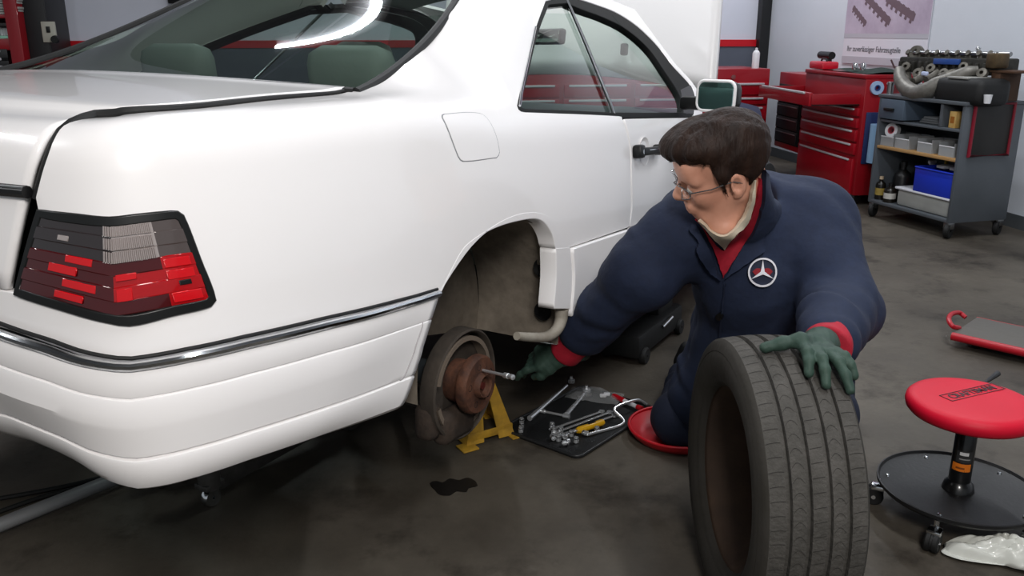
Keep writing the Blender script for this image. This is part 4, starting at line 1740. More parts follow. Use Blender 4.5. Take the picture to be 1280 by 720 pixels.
# ------------------------------------------------------------------ the loose tire under his hand
TR, TW = .312, .098
TC = np.array([.556, 1.70, TR])
tire = thing('tire', 'worn black tire standing upright under the gloved hand', 'tire', (TC[0], TC[1], 0), (0, 0, math.radians(2)))
M_tread = mat('dusty_tread_rubber', '#4a4743', .85, var=(22, '#393733', .6), bump=(120, .35))
M_side = mat('dusty_sidewall', '#34312d', .8, var=(9, '#29261f', .5), bump=(60, .15))
M_inner = mat('brown_rusty_rim', '#4b392c', .8, var=(6, '#33271f', .6), bump=(40, .2))


def tread_profile():
    """half width positions with four grooves, and the crown radius"""
    gro = (-.056, -.019, .019, .056)
    P = []
    xs_ = [-.092]
    for g in gro:
        xs_ += [g - .0058, g - .0040, g + .0040, g + .0058]
    xs_ += [.092]
    for i, x in enumerate(xs_):
        r = TR - .9 * x * x * 1.0
        if 0 < i < len(xs_) - 1 and (i - 1) % 4 in (1, 2):
            r -= .009
        P.append((r, x))
    return P


NT = 220
prof = tread_profile()
V, Fc = [], []
nP = len(prof)
for k in range(NT):
    a = 2 * math.pi * k / NT
    for i, (r, x) in enumerate(prof):
        V.append((x, -r * math.cos(a), TR + r * math.sin(a)))
for k in range(NT):
    for i in range(nP - 1):
        j = (k + 1) % NT
        Fc.append((k * nP + i, k * nP + i + 1, j * nP + i + 1, j * nP + i))
mb = MB().add(V, Fc)
tread = mb.build('tread', M_tread, tire, 30)


def arc_pt(x, a, r):
    return Vector((x, -r * math.cos(a), TR + r * math.sin(a)))


# sipes: shade in the cuts put into thin dark strips laid over each rib
mb = MB()
ribs = [(-.092, -.062), (-.050, -.025), (-.013, .013), (.025, .050), (.062, .092)]
for ri_, (x0, x1) in enumerate(ribs):
    n = 72
    for k in range(n):
        a0 = 2 * math.pi * (k + .3 * ri_) / n
        m = 5
        prev = None
        for q in range(m + 1):
            t = q / m
            x = x0 + (x1 - x0) * (t * .92 + .04)
            r = TR - .9 * x * x + .0006
            if ri_ in (0, 4):
                a = a0 + .010 * math.sin(t * 2.2)
            elif ri_ in (1, 3):
                a = a0 + .035 * math.sin(t * math.pi) * (1 if ri_ == 1 else 1)
            else:
                a = a0 + .012 * t
            w = .0035
            p, p2 = arc_pt(x, a, r), arc_pt(x, a + w, r)
            if prev is not None:
                mb.add([prev[0], p, p2, prev[1]], [(0, 1, 2, 3)])
            prev = (p, p2)
sp_ = mb.build('tread_sipes', mat('tread_cut_shadow', '#1f1d1b', .95), tire, None, fix=False)
sp_['kind'] = 'stuff'
for s in (-1, 1):
    pr = [(TR - .0078, .092), (TR - .012, .097), (TR - .022, .101), (TR - .034, .1045), (TR - .036, .1035), (TR - .038, .1045), (TR - .055, .106), (TR - .075, .104), (TR - .092, .098), (TR - .094, .0965), (TR - .097, .0965), (TR - .106, .090), (TR - .112, .082)]
    MB().lathe([(r, s * h) for r, h in pr], (0, 0, TR), (1, 0, 0), 96).build('sidewall', M_side, tire, 40)
rimm = MB()
rimm.lathe([(.203, -.086), (.209, -.085), (.210, -.080), (.199, -.074), (.190, -.055), (.180, -.03), (.176, .0), (.176, .05), (.190, .07), (.205, .078)], (0, 0, TR), (1, 0, 0), 80)
rimm.build('rim_barrel', M_inner, tire, 50)
wd = MB()
wd.lathe([(.178, .020), (.150, .034), (.10, .030), (.075, .012), (.034, .008), (.032, .05)], (0, 0, TR), (1, 0, 0), 64)
wd.build('wheel_disc', M_inner, tire, 50)
for k in range(5):
    a = 2 * math.pi * k / 5
    MB().lathe([(.0005, .004), (.008, .004), (.010, -.001)], (.0085, .052 * math.cos(a), TR + .052 * math.sin(a)), (1, 0, 0), 12).build('bolt_hole', M_darkgap, tire)

# left hand laid on the tread: thumb along the tread to the left, fingers over the front
Mt = np.array(Matrix.Rotation(math.radians(2), 3, 'Z'))
def tp(x, a, lift=.011):
    """a point over the tread at x across and angle a from the front over the top"""
    r = TR - .9 * x * x + lift
    return np.array([TC[0], TC[1], 0]) + Mt @ np.array([x, -r * math.cos(a), TR + r * math.sin(a)])
def ang_of(px, py, x):
    best = min(np.linspace(.2, 1.9, 341), key=lambda a: np.linalg.norm(w2p(tp(x, a)) - [px, py]))
    return best
Wl = pY(1026, 430, 1.765)
Kc = tp(.045, 1.38, .020)
pd2 = Kc - Wl
nb2 = np.array([-.15, -.55, .8])
fin2 = []
bases = [(.030, 1.36), (.052, 1.33), (.074, 1.31), (.092, 1.33)]
tips = [(.020, 1.16), (.046, 1.07), (.092, 1.04), (.112, 1.16)]
for (bx, ba_), (tx, ta_) in zip(bases, tips):
    P_ = [Wl * .5 + tp(bx, ba_, .022) * .5]
    for t in (0, .38, .7, 1.):
        lift = .024 + .012 * math.sin(t * math.pi) - .012 * t
        x_ = bx + (tx - bx) * t
        P_.append(tp(min(x_, .112), ba_ + (ta_ - ba_) * t, lift + (.10 * max(0, x_ - .092))))
    fin2.append(P_)
th2 = [Wl * .6 + tp(.030, 1.42, .03) * .4, tp(.028, 1.42, .030), tp(-.008, 1.43, .020), tp(-.042, 1.43, .012)]
hand('glove', Wl, pd2, nb2, fin2, th2)
# ------------------------------------------------------------------ the mechanic's stool
S0 = fl(1197, 612, .085)
stool = thing('mechanic_stool', 'round red padded rolling stool with a black tray base', 'stool', (S0[0], S0[1], 0))
sx, sy = S0[0], S0[1]
M_tray = mat('black_plastic_tray', '#141415', .5, bump=(90, .1))
MB().lathe([(.001, .078), (.18, .078), (.193, .082), (.200, .090), (.200, .098), (.196, .099), (.192, .092), (.180, .088), (.001, .088)], (0, 0, 0), n=64).build('tray', M_tray, stool, 40)
for (bu, bv) in ((1154, 568), (1109, 594), (1175, 642), (1245, 593), (1267, 640)):
    b = fl(bu, bv, .09) - [sx, sy, 0]
    r = np.linalg.norm(b[:2])
    b = b / r * .172 if r > 0 else b
    MB().lathe([(.0, .006), (.004, .005), (.006, .0)], (b[0], b[1], .088), n=10).build('tray_bolt', M_chrome, stool)
    cpos = np.array([b[0], b[1], 0]) * 1.06
    cs = thing('caster', None, None)
    cs.parent = stool
    out = cpos / np.linalg.norm(cpos)
    side = np.array([-out[1], out[0], 0])
    cw = cpos + out * .018
    MB().lathe([(.006, -.017), (.022, -.017), (.026, -.013), (.026, -.004), (.023, -.003), (.023, .003), (.026, .004), (.026, .013), (.022, .017), (.006, .017)], (cw[0], cw[1], .026), tuple(side), 24).build('caster_wheel', M_rubber, cs, 40)
    MB().cyl(cpos + [0, 0, .045], cpos + [0, 0, .085], .007, n=10).box(cpos + out * .010 + [0, 0, .052], (.034, .034, .014), .004, Matrix.Rotation(math.atan2(out[1], out[0]), 3, 'Z')).cyl(cw + side * .020 + [0, 0, .026], cw - side * .020 + [0, 0, .026], .006, n=10).build('caster_fork', M_chrome, cs)
MB().lathe([(.040, .088), (.036, .105), (.027, .115), (.026, .255), (.024, .258), (.016, .259), (.016, .30), (.05, .302)], (0, 0, 0), n=32).build('post', mat('black_gas_post', '#101011', .3, coat=.4), stool, 40)
# labels wrapped on the post, facing the camera
def post_label(name, z0, z1, a0, a1, m, r=.0268):
    G = np.array([[(r * math.cos(a), r * math.sin(a), z) for a in np.linspace(a0, a1, 12)] for z in (z0, z1)])
    return MB().grid(G).build(name, m, stool, 60)
ac = math.atan2(-sy, -sx)
post_label('post_label', .150, .172, ac - .9, ac + .9, mat('orange_label', '#d9741a', .5))
post_label('post_label', .176, .208, ac - .6, ac + .9, mat('dark_grey_label', '#2c2c2d', .5))
post_label('label_print', .196, .205, ac - .3, ac + .5, mat('white_print', '#c8c8c8', .6), .0271)
post_label('label_print', .184, .187, ac - .3, ac + .7, mat('grey_print', '#8c8c8c', .6), .0271)
post_label('label_print', .157, .162, ac - .5, ac + .3, mat('dark_orange_print', '#7a3c0c', .6), .0271)
seat = MB().lathe([(.001, .300), (.13, .300), (.146, .304), (.154, .313), (.157, .325), (.155, .336), (.147, .344), (.132, .3475), (.08, .349), (.001, .3495)], (0, 0, 0), n=72).build('seat', mat('red_vinyl_seat', '#c80f2c', .5, spec=.3), stool, 50)
ta, tb = fl(1181, 498, .35), fl(1249, 482, .35)
tcn = (ta + tb) / 2 - [sx, sy, 0]
tx = (tb - ta) / np.linalg.norm(tb - ta)
M_print = mat('black_seat_print', '#3a0611', .5)
tyv = np.array([-tx[1], tx[0], 0])
F4 = frame4((tcn[0], tcn[1], .3500), tx, tyv)
text_mesh('CRAFTSMAN', .033, 'seat_lettering', M_print, seat, F4, .0004, bold=.0009, sx=.86)
fr = MB()
for dx, dy, lx, ly in ((0, .019, .196, .0022), (0, -.019, .196, .0022), (-.097, 0, .0022, .040), (.097, 0, .0022, .040)):
    c = np.array([tcn[0], tcn[1], .3500]) + tx * dx + tyv * dy
    fr.box(c, (lx, ly, .0008), 0, Matrix(((tx[0], tyv[0], 0), (tx[1], tyv[1], 0), (0, 0, 1))))
fr.build('lettering_frame', M_print, seat, None)
lv0, lv1 = fl(1215, 474, .29) - [sx, sy, 0], fl(1247, 467, .29) - [sx, sy, 0]
lv0 = lv0 * .5 + np.array([.0, .03, .29]) * .5
lv0[2] = .292
MB().tube([lv0, lv0 * .4 + lv1 * .6, lv1], [.005, .005, .009], 10).build('height_lever', M_black, stool)

# ------------------------------------------------------------------ tray with tools on the floor
TN, TE, TS_, TWp = [fl(u, v, .012) for u, v in ((715, 477), (811, 508), (734, 573), (638, 540))]
tc = (TN + TE + TS_ + TWp) / 4
ux = ((TE - TN) + (TS_ - TWp)); LX = np.linalg.norm(ux) / 2; ux /= np.linalg.norm(ux)
uy = ((TN - TWp) + (TE - TS_)); LY = np.linalg.norm(uy) / 2; uy /= np.linalg.norm(uy)
uy = uy - ux * (uy @ ux); uy /= np.linalg.norm(uy)
if np.cross(ux, uy)[2] < 0: uy = -uy
tray = thing('tool_tray', 'flat black tray on the floor loaded with chrome hand tools', 'tray', (tc[0], tc[1], 0), (0, 0, math.atan2(ux[1], ux[0])))
rr_ = rrect(LX, LY, .025, 5)
MB().prism(rr_, (0, 0, 0), (1, 0, 0), (0, 1, 0), (0, 0, .008)).build('tray_floor', mat('black_tray_mat', '#131415', .6, bump=(200, .2)), tray, 30)
MB().tube([(x, y, .009) for x, y in rrect(LX, LY, .025, 5)], .0055, 8, closed=True).build('tray_rim', mat('black_tray_rim', '#222324', .4), tray, 60)
ZT = .0095
M_chrome_car = M_chrome
M_chrome = mat('polished_tool_steel', '#dcdee0', .27, .72)


def tt(u, v, z=ZT): return fl(u, v, z)


def tool(name, label, cat, build, base, group=None):
    """build(root) gets coordinates relative to the tool's base point on the tray"""
    t = thing(name, label, cat, (base[0], base[1], ZT), group=group)
    build(t, np.array([base[0], base[1], ZT]))
    return t


def b_ratchet(a, b, r=.006, head=.017):
    def f(t, o):
        p, q = a - o + [0, 0, r + .002], b - o + [0, 0, r + .002]
        MB().tube([p, p * .65 + q * .35, p * .12 + q * .88], [r * 1.35, r * 1.1, r * .8], 10).build('handle', M_chrome, t)
        d = (q - p) / np.linalg.norm(q - p)
        MB().lathe([(.001, -.003), (head, -.003), (head + .001, .0), (head, .010), (head * .6, .012), (.001, .012)], q, (0, 0, 1), 20).box(q + np.array([0, 0, .016]), (.010, .010, .012), .001).build('ratchet_head', M_chrome, t)
    return f


def b_bar(pts, r, name='shaft', m=None, ends=None):
    def f(t, o):
        P = [np.array(p) - o + [0, 0, r + .001] for p in pts]
        MB().tube(P, r, 10).build(name, m or M_chrome, t)
        if ends:
            for e, (dr, ln) in ends.items():
                p = P[e]
                q = P[e + 1] if e == 0 else P[e - 1]
                d = (q - p) / np.linalg.norm(q - p)
                MB().cyl(p - d * ln * .5, p + d * ln * .5, dr, n=14).build('socket_end', M_chrome, t)
    return f


a, b = tt(662, 526), tt(714, 480)
tool('breaker_bar', 'long chrome breaker bar lying across the far left of the tool tray', 'tool', b_ratchet(a, b, .007, .013), (a + b) / 2)
a, b = tt(708, 521), tt(733, 492)
tool('ratchet', 'short chrome ratchet lying beside the clear parts bag', 'tool', b_ratchet(a, b, .0065, .015), (a + b) / 2)
a, b = tt(679, 516), tt(708, 522)
tool('extension_bar', 'slim chrome extension bar lying between the two ratchet handles', 'tool', b_bar([a, b], .0045, ends={0: (.007, .015), 1: (.008, .022)}), (a + b) / 2)
pts = [tt(736, 545), tt(779, 531), tt(768, 513, ZT + .03), tt(795, 502, ZT + .03), tt(808, 507)]
pts = crom(np.array(pts), 8) * 1.0
tool('speed_handle', 'cranked chrome speed handle lying along the right edge of the tray', 'tool', b_bar([tuple(p) for p in pts], .0048, 'crank'), (pts[0] + pts[-1]) / 2)
WR = [((693, 543), (762, 517), 'uppermost'), ((697, 547), (768, 521), 'second'), ((690, 538), (752, 516), 'leftmost')]
WL_ = ['thin chrome combination wrench nearest the clear bag, on the tray', 'thin chrome combination wrench touching the yellow handle', 'thin chrome combination wrench leftmost of the fanned three']
for (a, b, n_), lb in zip(WR, WL_):
    a, b = tt(*a), tt(*b)

    def bw(t, o, a=a, b=b):
        p, q = a - o + [0, 0, .005], b - o + [0, 0, .005]
        d = (q - p) / np.linalg.norm(q - p)
        ang = math.atan2(d[1], d[0])
        MB().box((p + q) / 2, (np.linalg.norm(q - p), .009, .004), .0015, Matrix.Rotation(ang, 3, 'Z')).build('shank', M_chrome, t)
        MB().lathe([(.005, -.003), (.010, -.003), (.010, .003), (.005, .003)], q, (0, 0, 1), 16, closed=True).build('ring_end', M_chrome, t)
        n2 = np.array([-d[1], d[0], 0])
        MB().box(p + n2 * .006, (.020, .005, .005), .001, Matrix.Rotation(ang + .3, 3, 'Z')).box(p - n2 * .006, (.020, .005, .005), .001, Matrix.Rotation(ang - .1, 3, 'Z')).box(p + d * .012, (.012, .018, .005), .001, Matrix.Rotation(ang, 3, 'Z')).build('open_jaw', M_chrome, t)
    tool('wrench', lb, 'wrench', bw, (a + b) / 2, 'wrenches on the tool tray')
# yellow handled screwdriver
a, b = tt(721, 543), tt(754, 532)
def b_yel(t, o):
    p, q = a - o + [0, 0, .013], b - o + [0, 0, .013]
    d = (q - p) / np.linalg.norm(q - p)
    MB().tube([p, p + d * .008, p * .5 + q * .5, q - d * .008, q], [.008, .0115, .0105, .0115, .009], 12).build('handle', mat('yellow_handle', '#d9a517', .35, coat=.3), t)
    MB().cyl(p - d * .055 + [0, 0, -.003], p, .003, n=8).build('blade', M_chrome, t)
    MB().box((p * .45 + q * .55) + np.array([0, 0, .011]), (.03, .006, .002), .0005, Matrix.Rotation(math.atan2(d[1], d[0]), 3, 'Z')).build('handle_print', M_black, t)
tool('screwdriver', 'yellow handled screwdriver in the middle of the tool tray', 'screwdriver', b_yel, (a + b) / 2)
a, b = tt(766, 498), tt(802, 515)
def b_red(t, o):
    p, q = a - o + [0, 0, .011], b - o + [0, 0, .011]
    d = (q - p) / np.linalg.norm(q - p)
    MB().tube([p, p + d * .010, p * .6 + q * .4], [.007, .010, .009], 12).tube([p * .15 + q * .85, q], [.009, .010], 12).build('handle', M_red, t)
    MB().tube([p * .6 + q * .4, p * .15 + q * .85], .0075, 12).build('grip', M_white_plastic, t)
tool('driver_handle', 'red and white plastic driver handle at the far corner of the tray', 'screwdriver', b_red, (a + b) / 2)
# sockets
SK = [(652, 529), (652, 534.5), (651, 540), (690, 535), (692, 541), (701, 540), (690, 548), (698, 551), (706, 550), (714, 545), (711, 554), (720, 553), (703, 557), (746, 540), (735, 545)]
soc = thing('socket', 'small chrome socket, farthest of the three lined up at the left end of the tray', 'socket', tt(*SK[0]), group='sockets on the tool tray')
MB().lathe([(.004, .004), (.006, .004), (.007, 0), (.0085, .0005), (.0085, .012), (.0075, .019), (.0045, .019), (.0045, .008), (.001, .008)], (0, 0, .0), n=14).build('barrel', M_chrome, soc, 40)
MB().lathe([(.0086, .0125), (.0090, .0135), (.0090, .0155), (.0086, .0165)], (0, 0, 0), n=14).build('grip_band', M_steel, soc, 40)
ORD = ['first', 'second', 'third', 'fourth', 'fifth', 'sixth', 'seventh', 'eighth', 'ninth', 'tenth']
for i, p in enumerate(SK[1:]):
    c = copy_tree(soc)
    c.location = tuple(tt(*p))
    if i < 2:
        c['label'] = ['small chrome socket, middle of the three lined up at the left end of the tray', 'small chrome socket, nearest of the three lined up at the left end of the tray'][i]
    elif i >= 12:
        c['label'] = ['small chrome socket lying beside the yellow screwdriver handle', 'small chrome socket under the speed handle tip'][i - 12]
    else:
        c['label'] = 'chrome socket, ' + ORD[sorted(SK[3:13]).index(p)] + ' from the left in the heap on the tool tray'
    if i > 3:
        c.rotation_euler = (math.pi / 2 * (i % 2), 0, i * 1.3)
        c.location.z += .0088 * (i % 2)
# clear bag with small parts
bg = thing('parts_bag', 'crumpled clear plastic bag of small parts on the tool tray', 'bag', tt(743, 497))
G = []
for i, y in enumerate(np.linspace(-1, 1, 15)):
    row = []
    for j, x in enumerate(np.linspace(-1, 1, 19)):
        e = max(0, 1 - max(abs(x)**3, abs(y)**3))
        row.append((.095 * x, .05 * y, .004 + .028 * e * (.7 + .3 * math.sin(5 * x + 3 * y)) + .005 * RNG.random()))
    G.append(row)
o = MB().grid(np.array(G)).build('film', mat('clear_bag_film', '#e8eaea', .08, trans=.0, alpha=.16, coat=1.), bg, 25)
o.rotation_euler = (0, 0, -.35)
for (x, y) in ((.03, .0), (.045, .012), (-.02, .005), (-.05, -.01)):
    MB().box((x, y, .008), (.022, .016, .010), .003).build('small_part', M_white_plastic if x > 0 else M_steel, bg)

# bar stuck in the hub
a, b = c2w(oncar(604, 463, 1, -.782)), c2w(oncar(643, 472, 1, -.905))
t = thing('wheel_pin', 'thin chrome guide pin sticking out of the rusty hub', 'tool', tuple(a))
d = (b - a) / np.linalg.norm(b - a)
MB().tube([a - a - d * .004, (b - a) * .72], .0042, 12).build('shaft', M_chrome, t)
MB().lathe([(.0045, -.012), (.0075, -.011), (.0075, .004), (.0055, .006), (.0055, .012), (.007, .014), (.007, .024), (.001, .026)], (b - a) * .78, tuple(d), 16).build('pin_tip', M_chrome, t)

M_chrome = M_chrome_car
# ------------------------------------------------------------------ yellow jack stand under the axle
J0 = fl(598, 539)
js = thing('jack_stand', 'yellow worn steel jack stand beneath the rear hub', 'jack stand', (J0[0], J0[1], 0), (0, 0, .55))
M_yel = mat('worn_yellow_paint', '#c79a2e', .55, var=(18, '#8a6a26', .5), bump=(40, .15))
hw, tw, hz = .085, .028, .215
for sx_ in (-1, 1):
    for sy_ in (-1, 1):
        p, q = np.array([sx_ * hw, sy_ * hw, .004]), np.array([sx_ * tw, sy_ * tw, hz])
        d = q - p
        mb = MB()
        e1 = np.array([sx_ * -.058, 0, 0]); e2 = np.array([0, sy_ * -.058, 0])
        e1t, e2t = e1 * .45, e2 * .45
        for (eb, et) in ((e1, e1t), (e2, e2t)):
            nrm_ = np.cross(d, eb); nrm_ /= np.linalg.norm(nrm_)
            th_ = nrm_ * .004
            V = [p, p + eb, q + et, q, p + th_, p + eb + th_, q + et + th_, q + th_]
            mb.add(V, [(0, 1, 2, 3), (7, 6, 5, 4), (0, 4, 5, 1), (1, 5, 6, 2), (2, 6, 7, 3), (3, 7, 4, 0)])
        mb.build('leg', M_yel, js, None)
        MB().box(p + np.array([sx_ * .004, sy_ * .004, .0]), (.055, .055, .006), .002).build('foot', M_yel, js)
for (sx_, sy_) in ((1, 0), (-1, 0), (0, 1), (0, -1)):
    c = (sx_ * hw * .93, sy_ * hw * .93, .028)
    MB().box(c, (.006 if sx_ else hw * 1.9, .006 if sy_ else hw * 1.9, .026), .002).build('cross_brace', M_yel, js)
MB().box((0, 0, hz - .01), (.066, .066, .06), .006).build('collar', M_yel, js)
MB().cyl((0, 0, .08), (0, 0, .262), .016, n=14).box((0, 0, .268), (.09, .03, .014), .004).box((-.04, 0, .278), (.012, .03, .016), .003).box((.04, 0, .278), (.012, .03, .016), .003).build('ratchet_post', M_steel, js)

# ------------------------------------------------------------------ floor jack behind the bumper with its long handle
K0 = fl(265, 632)
fj = thing('floor_jack', 'dark floor jack under the rear bumper with chrome caster and long grey handle', 'jack', (K0[0], K0[1], 0))
o0 = np.array([K0[0], K0[1], 0])
dj = np.array([math.sin(YAW), math.cos(YAW), 0])
sj = np.array([dj[1], -dj[0], 0])
Rj = Matrix(((dj[0], sj[0], 0), (dj[1], sj[1], 0), (0, 0, 1)))
M_jack = mat('dirty_jack_steel', '#5a5855', .5, .3, var=(12, '#3c3936', .6))
for s in (-.1, .1):
    MB().box(dj * .30 + sj * (s - .1) + [0, 0, .075], (.58, .012, .085), .004, Rj).build('side_plate', M_jack, fj)
for k, s in enumerate((0., -.2)):
    c = sj * s + np.array([0, 0, .028])
    MB().lathe([(.004, -.012), (.025, -.012), (.028, -.008), (.028, .008), (.025, .012), (.004, .012)], c, tuple(sj), 20).build('caster_wheel', M_chrome, fj, 40)
    MB().cyl(c + [0, 0, .03], c + [0, 0, .085], .030, n=16).box(c + [0, 0, .040], (.062, .05, .016), .003, Rj).build('caster_fork', M_jack, fj)
for s in (-.22, .02):
    MB().lathe([(.004, -.016), (.034, -.016), (.038, -.010), (.038, .010), (.034, .016), (.004, .016)], dj * .56 + sj * s + [0, 0, .038], tuple(sj), 24).build('front_wheel', M_jack, fj, 40)
MB().tube([dj * .12 + sj * -.1 + [0, 0, .08], dj * .50 + sj * -.1 + [0, 0, .20]], .03, 10).lathe([(.001, .0), (.045, .0), (.05, .012), (.044, .016), (.001, .010)], dj * .52 + sj * -.1 + np.array([0, 0, .205]), (0, 0, 1), 20).build('lift_arm', M_jack, fj)
h0_, h1_ = fl(175, 586, .03) - o0, fl(-40, 672, .03) - o0
MB().tube([dj * .1 + sj * -.1 + [0, 0, .09], h0_, h1_], .019, 12).build('handle', mat('grey_steel_pole', '#8b8c8d', .45, .3), fj)
# black hoses beside the handle
for i, (pp, lb) in enumerate(((((-30, 628), (40, 616), (90, 606), (150, 591), (200, 575)), 'upper of the two black hoses lying beside the jack handle'), (((-30, 650), (50, 622), (100, 610), (140, 599), (200, 580)), 'lower of the two black hoses lying beside the jack handle'))):
    P = crom(np.array([fl(*p, .008) for p in pp]), 6)
    o = MB().tube([tuple(q) for q in P], .007, 8).build('hose', M_rubber)
    tag(o, lb, 'hose', 'hoses under the rear bumper')

# dark trolley under the sill, behind his arm
D0 = fl(833, 436)
dk = thing('low_jack', 'low black trolley jack on the floor in the shade of the door sill', 'jack', (D0[0], D0[1], 0), (0, 0, math.pi / 2 - YAW))
MB().box((.0, .10, .075), (.50, .16, .10), .02).box((.12, .10, .14), (.18, .10, .08), .02).build('body', M_rubber, dk)
for x in (-.2, .2):
    for y in (.02, .18):
        MB().lathe([(.004, -.014), (.03, -.014), (.034, -.008), (.034, .008), (.03, .014), (.004, .014)], (x, y, .034), (0, 1, 0), 18).build('jack_wheel', M_rubber, dk, 40)
MB().tube([(-.02, .015, .098), (.08, .012, .112)], .008, 10).build('chrome_lever', M_chrome, dk)

# ------------------------------------------------------------------ red kneeling pad under his right knee
kp = fl(846, 545)
pad = thing('kneeling_pad', 'shallow red round kneeling pad under the man\'s knee', 'pad', (kp[0], kp[1], 0))
MB().lathe([(.001, .003), (.100, .003), (.128, .012), (.150, .032), (.156, .036), (.158, .033), (.150, .020), (.135, .004), (.10, 0), (.001, 0)], (0, 0, 0), n=56).build('dish', mat('red_pad_plastic', '#b8101e', .4, coat=.2), pad, 50)
MB().tube([(.154 * math.cos(a), .154 * math.sin(a), .035) for a in np.linspace(0, 2 * math.pi, 49)[:-1]], .005, 8, closed=True).build('rolled_rim', mat('red_pad_plastic', '#b8101e', .4), pad, 60)

# ------------------------------------------------------------------ creeper on the right, rag, oil
CA, CB_, CC = fl(1190, 419, .05), fl(1300, 444, .05), fl(1203, 395, .05)
cr = thing('creeper', 'grey mechanic\'s creeper with a red tube frame lying on the open floor', 'creeper', (CA[0], CA[1], 0))
cx_ = (CB_ - CA); cl = np.linalg.norm(cx_) * 1.25; cx_ /= np.linalg.norm(cx_)
cy_ = CC - CA; cy_ -= cx_ * (cy_ @ cx_); cw_ = np.linalg.norm(cy_); cy_ /= cw_
Rc = Matrix(((cx_[0], cy_[0], 0), (cx_[1], cy_[1], 0), (0, 0, 1)))
MB().box(cx_ * cl / 2 + cy_ * cw_ / 2 + [0, 0, .052], (cl, cw_, .016), .005, Rc).build('board', mat('grey_pad_vinyl', '#57544f', .7, bump=(40, .2)), cr)
loop_ = [cx_ * 0, cx_ * cl]
M_crd = mat('red_creeper_frame', '#a80f20', .4)
MB().tube([cx_ * .0 + [0, 0, .046], cx_ * cl + [0, 0, .046]], .017, 12).build('frame_rail', M_crd, cr)
MB().tube([cy_ * cw_ + [0, 0, .046], cx_ * cl + cy_ * cw_ + [0, 0, .046]], .014, 12).build('frame_rail', M_crd, cr)
lp_ = [fl(1207, 397, .06), fl(1199, 391, .075), fl(1189, 393, .085), fl(1186, 400, .085), fl(1191, 408, .075), fl(1199, 410, .06)]
MB().tube([tuple(p) for p in crom(np.array(lp_) - [CA[0], CA[1], 0], 6)], .010, 10).build('end_loop', M_crd, cr)
for (x, y) in ((.08, .05), (.08, cw_ - .05), (cl - .08, .05), (cl - .08, cw_ - .05)):
    MB().lathe([(.004, -.010), (.018, -.010), (.020, -.006), (.020, .006), (.018, .010), (.004, .010)], cx_ * x + cy_ * y + [0, 0, .020], tuple(cx_), 16).build('caster_wheel', M_rubber, cr, 40)
    MB().cyl(cx_ * x + cy_ * y + [0, 0, .034], cx_ * x + cy_ * y + [0, 0, .046], .010, n=10).build('caster_stem', M_steel, cr)

R0 = fl(1268, 702)
G = []
rg_ = np.random.default_rng(3)
ph = rg_.uniform(0, 6, 8)
for y in np.linspace(-1, 1, 40):
    row = []
    for x in np.linspace(-1, 1, 60):
        r = math.hypot(x, y)
        z = .008 + .045 * max(0, 1 - r * r)**.5 * (.55 + .45 * abs(math.sin(4 * x + ph[0] + 2 * math.sin(3 * y))))
        z += .012 * abs(math.sin(9 * x + 6 * y + ph[1])) * max(0, 1.1 - r) + .008 * abs(math.sin(15 * y - 8 * x + ph[2])) * max(0, 1.1 - r)
        k = 1 + .18 * math.sin(3 * math.atan2(y, x) + ph[3]) + .08 * math.sin(7 * math.atan2(y, x))
        row.append((.15 * x * k * (1 - .25 * y * y), .055 * y * k * (1 - .2 * x * x), z))
    G.append(row)
rag = MB().grid(np.array(G)).build('plastic_bag', mat('white_crumpled_plastic', '#cfd0c8', .35, coat=.2), None, 30)
rag.location = (R0[0], R0[1], .001)
rag.rotation_euler = (0, 0, -.35)
tag(rag, 'crumpled white plastic bag on the floor beside the stool casters', 'bag')
so = rag.modifiers.new('thick', 'SOLIDIFY'); so.thickness = .0015
ol = curve([(537, 604), (546, 601), (553, 603), (562, 598), (574, 600), (584, 597), (595, 602), (597, 607), (586, 610), (583, 615), (570, 614), (563, 619), (549, 618), (543, 612)], 4, True)
V, T, be = fill(ol, (), 6)
P = np.array([fl(u, v, .0012) for u, v in V])
c0 = P.mean(0) * [1, 1, 0]
n = len(P)
o = mesh_obj('oil_spill', np.vstack([P - c0, P * [1, 1, 0] - c0]), [tuple(t) for t in T] + [(b, a, a + n, b + n) for a, b in be], mat('wet_black_oil', '#171412', .42), None, None)
o.location = tuple(c0)
tag(o, 'small dark oil spill on the floor in front of the hub', 'oil')
# ------------------------------------------------------------------ grey cart by the right wall
FLc, FRc = fl(1084, 270), fl(1181, 299)
CW = float(np.linalg.norm(FRc - FLc)) + .03
cdx = (FRc - FLc) / np.linalg.norm(FRc - FLc)
cang = math.atan2(cdx[1], cdx[0])
cdy = np.array([-cdx[1], cdx[0], 0])
if cdy[0] < 0: cdy = -cdy
CD = .44
cart0 = FLc - cdx * .015


def cz_(u, v, yo=0.):
    """height and x of a pixel on the cart's front plane (yo behind it)"""
    d = ray(u, v)
    n = cdy[:2]
    t = (n @ (cart0[:2] + cdy[:2] * yo - CAM0[:2])) / (n @ d[:2])
    p = CAM0 + d * t
    return float((p - cart0) @ cdx), float(p[2])


sgnY = 1 if np.cross(cdx, cdy)[2] > 0 else -1
cart = thing('cart', 'grey steel service cart on casters against the right wall', 'cart', (cart0[0], cart0[1], 0), (0, 0, cang))


def cw(x, y, z): return cart0 + cdx * x + cdy * y + np.array([0, 0, z])


Y = lambda y: y * sgnY
M_cart = mat('grey_cart_steel', '#555a60', .45, var=(3, '#4c5156', .5))
zt_c = cz_(1192, 131)[1]
zu = cz_(1190, 161)[1]
zw = cz_(1189, 198)[1]
zb_c = cz_(1187, 280)[1]


def cbox(name, x0, x1, y0, y1, z0, z1, m=M_cart, bev=.004, parent=cart):
    return MB().box(((x0 + x1) / 2, Y((y0 + y1) / 2), (z0 + z1) / 2), (x1 - x0, abs(y1 - y0), z1 - z0), bev).build(name, m, parent)


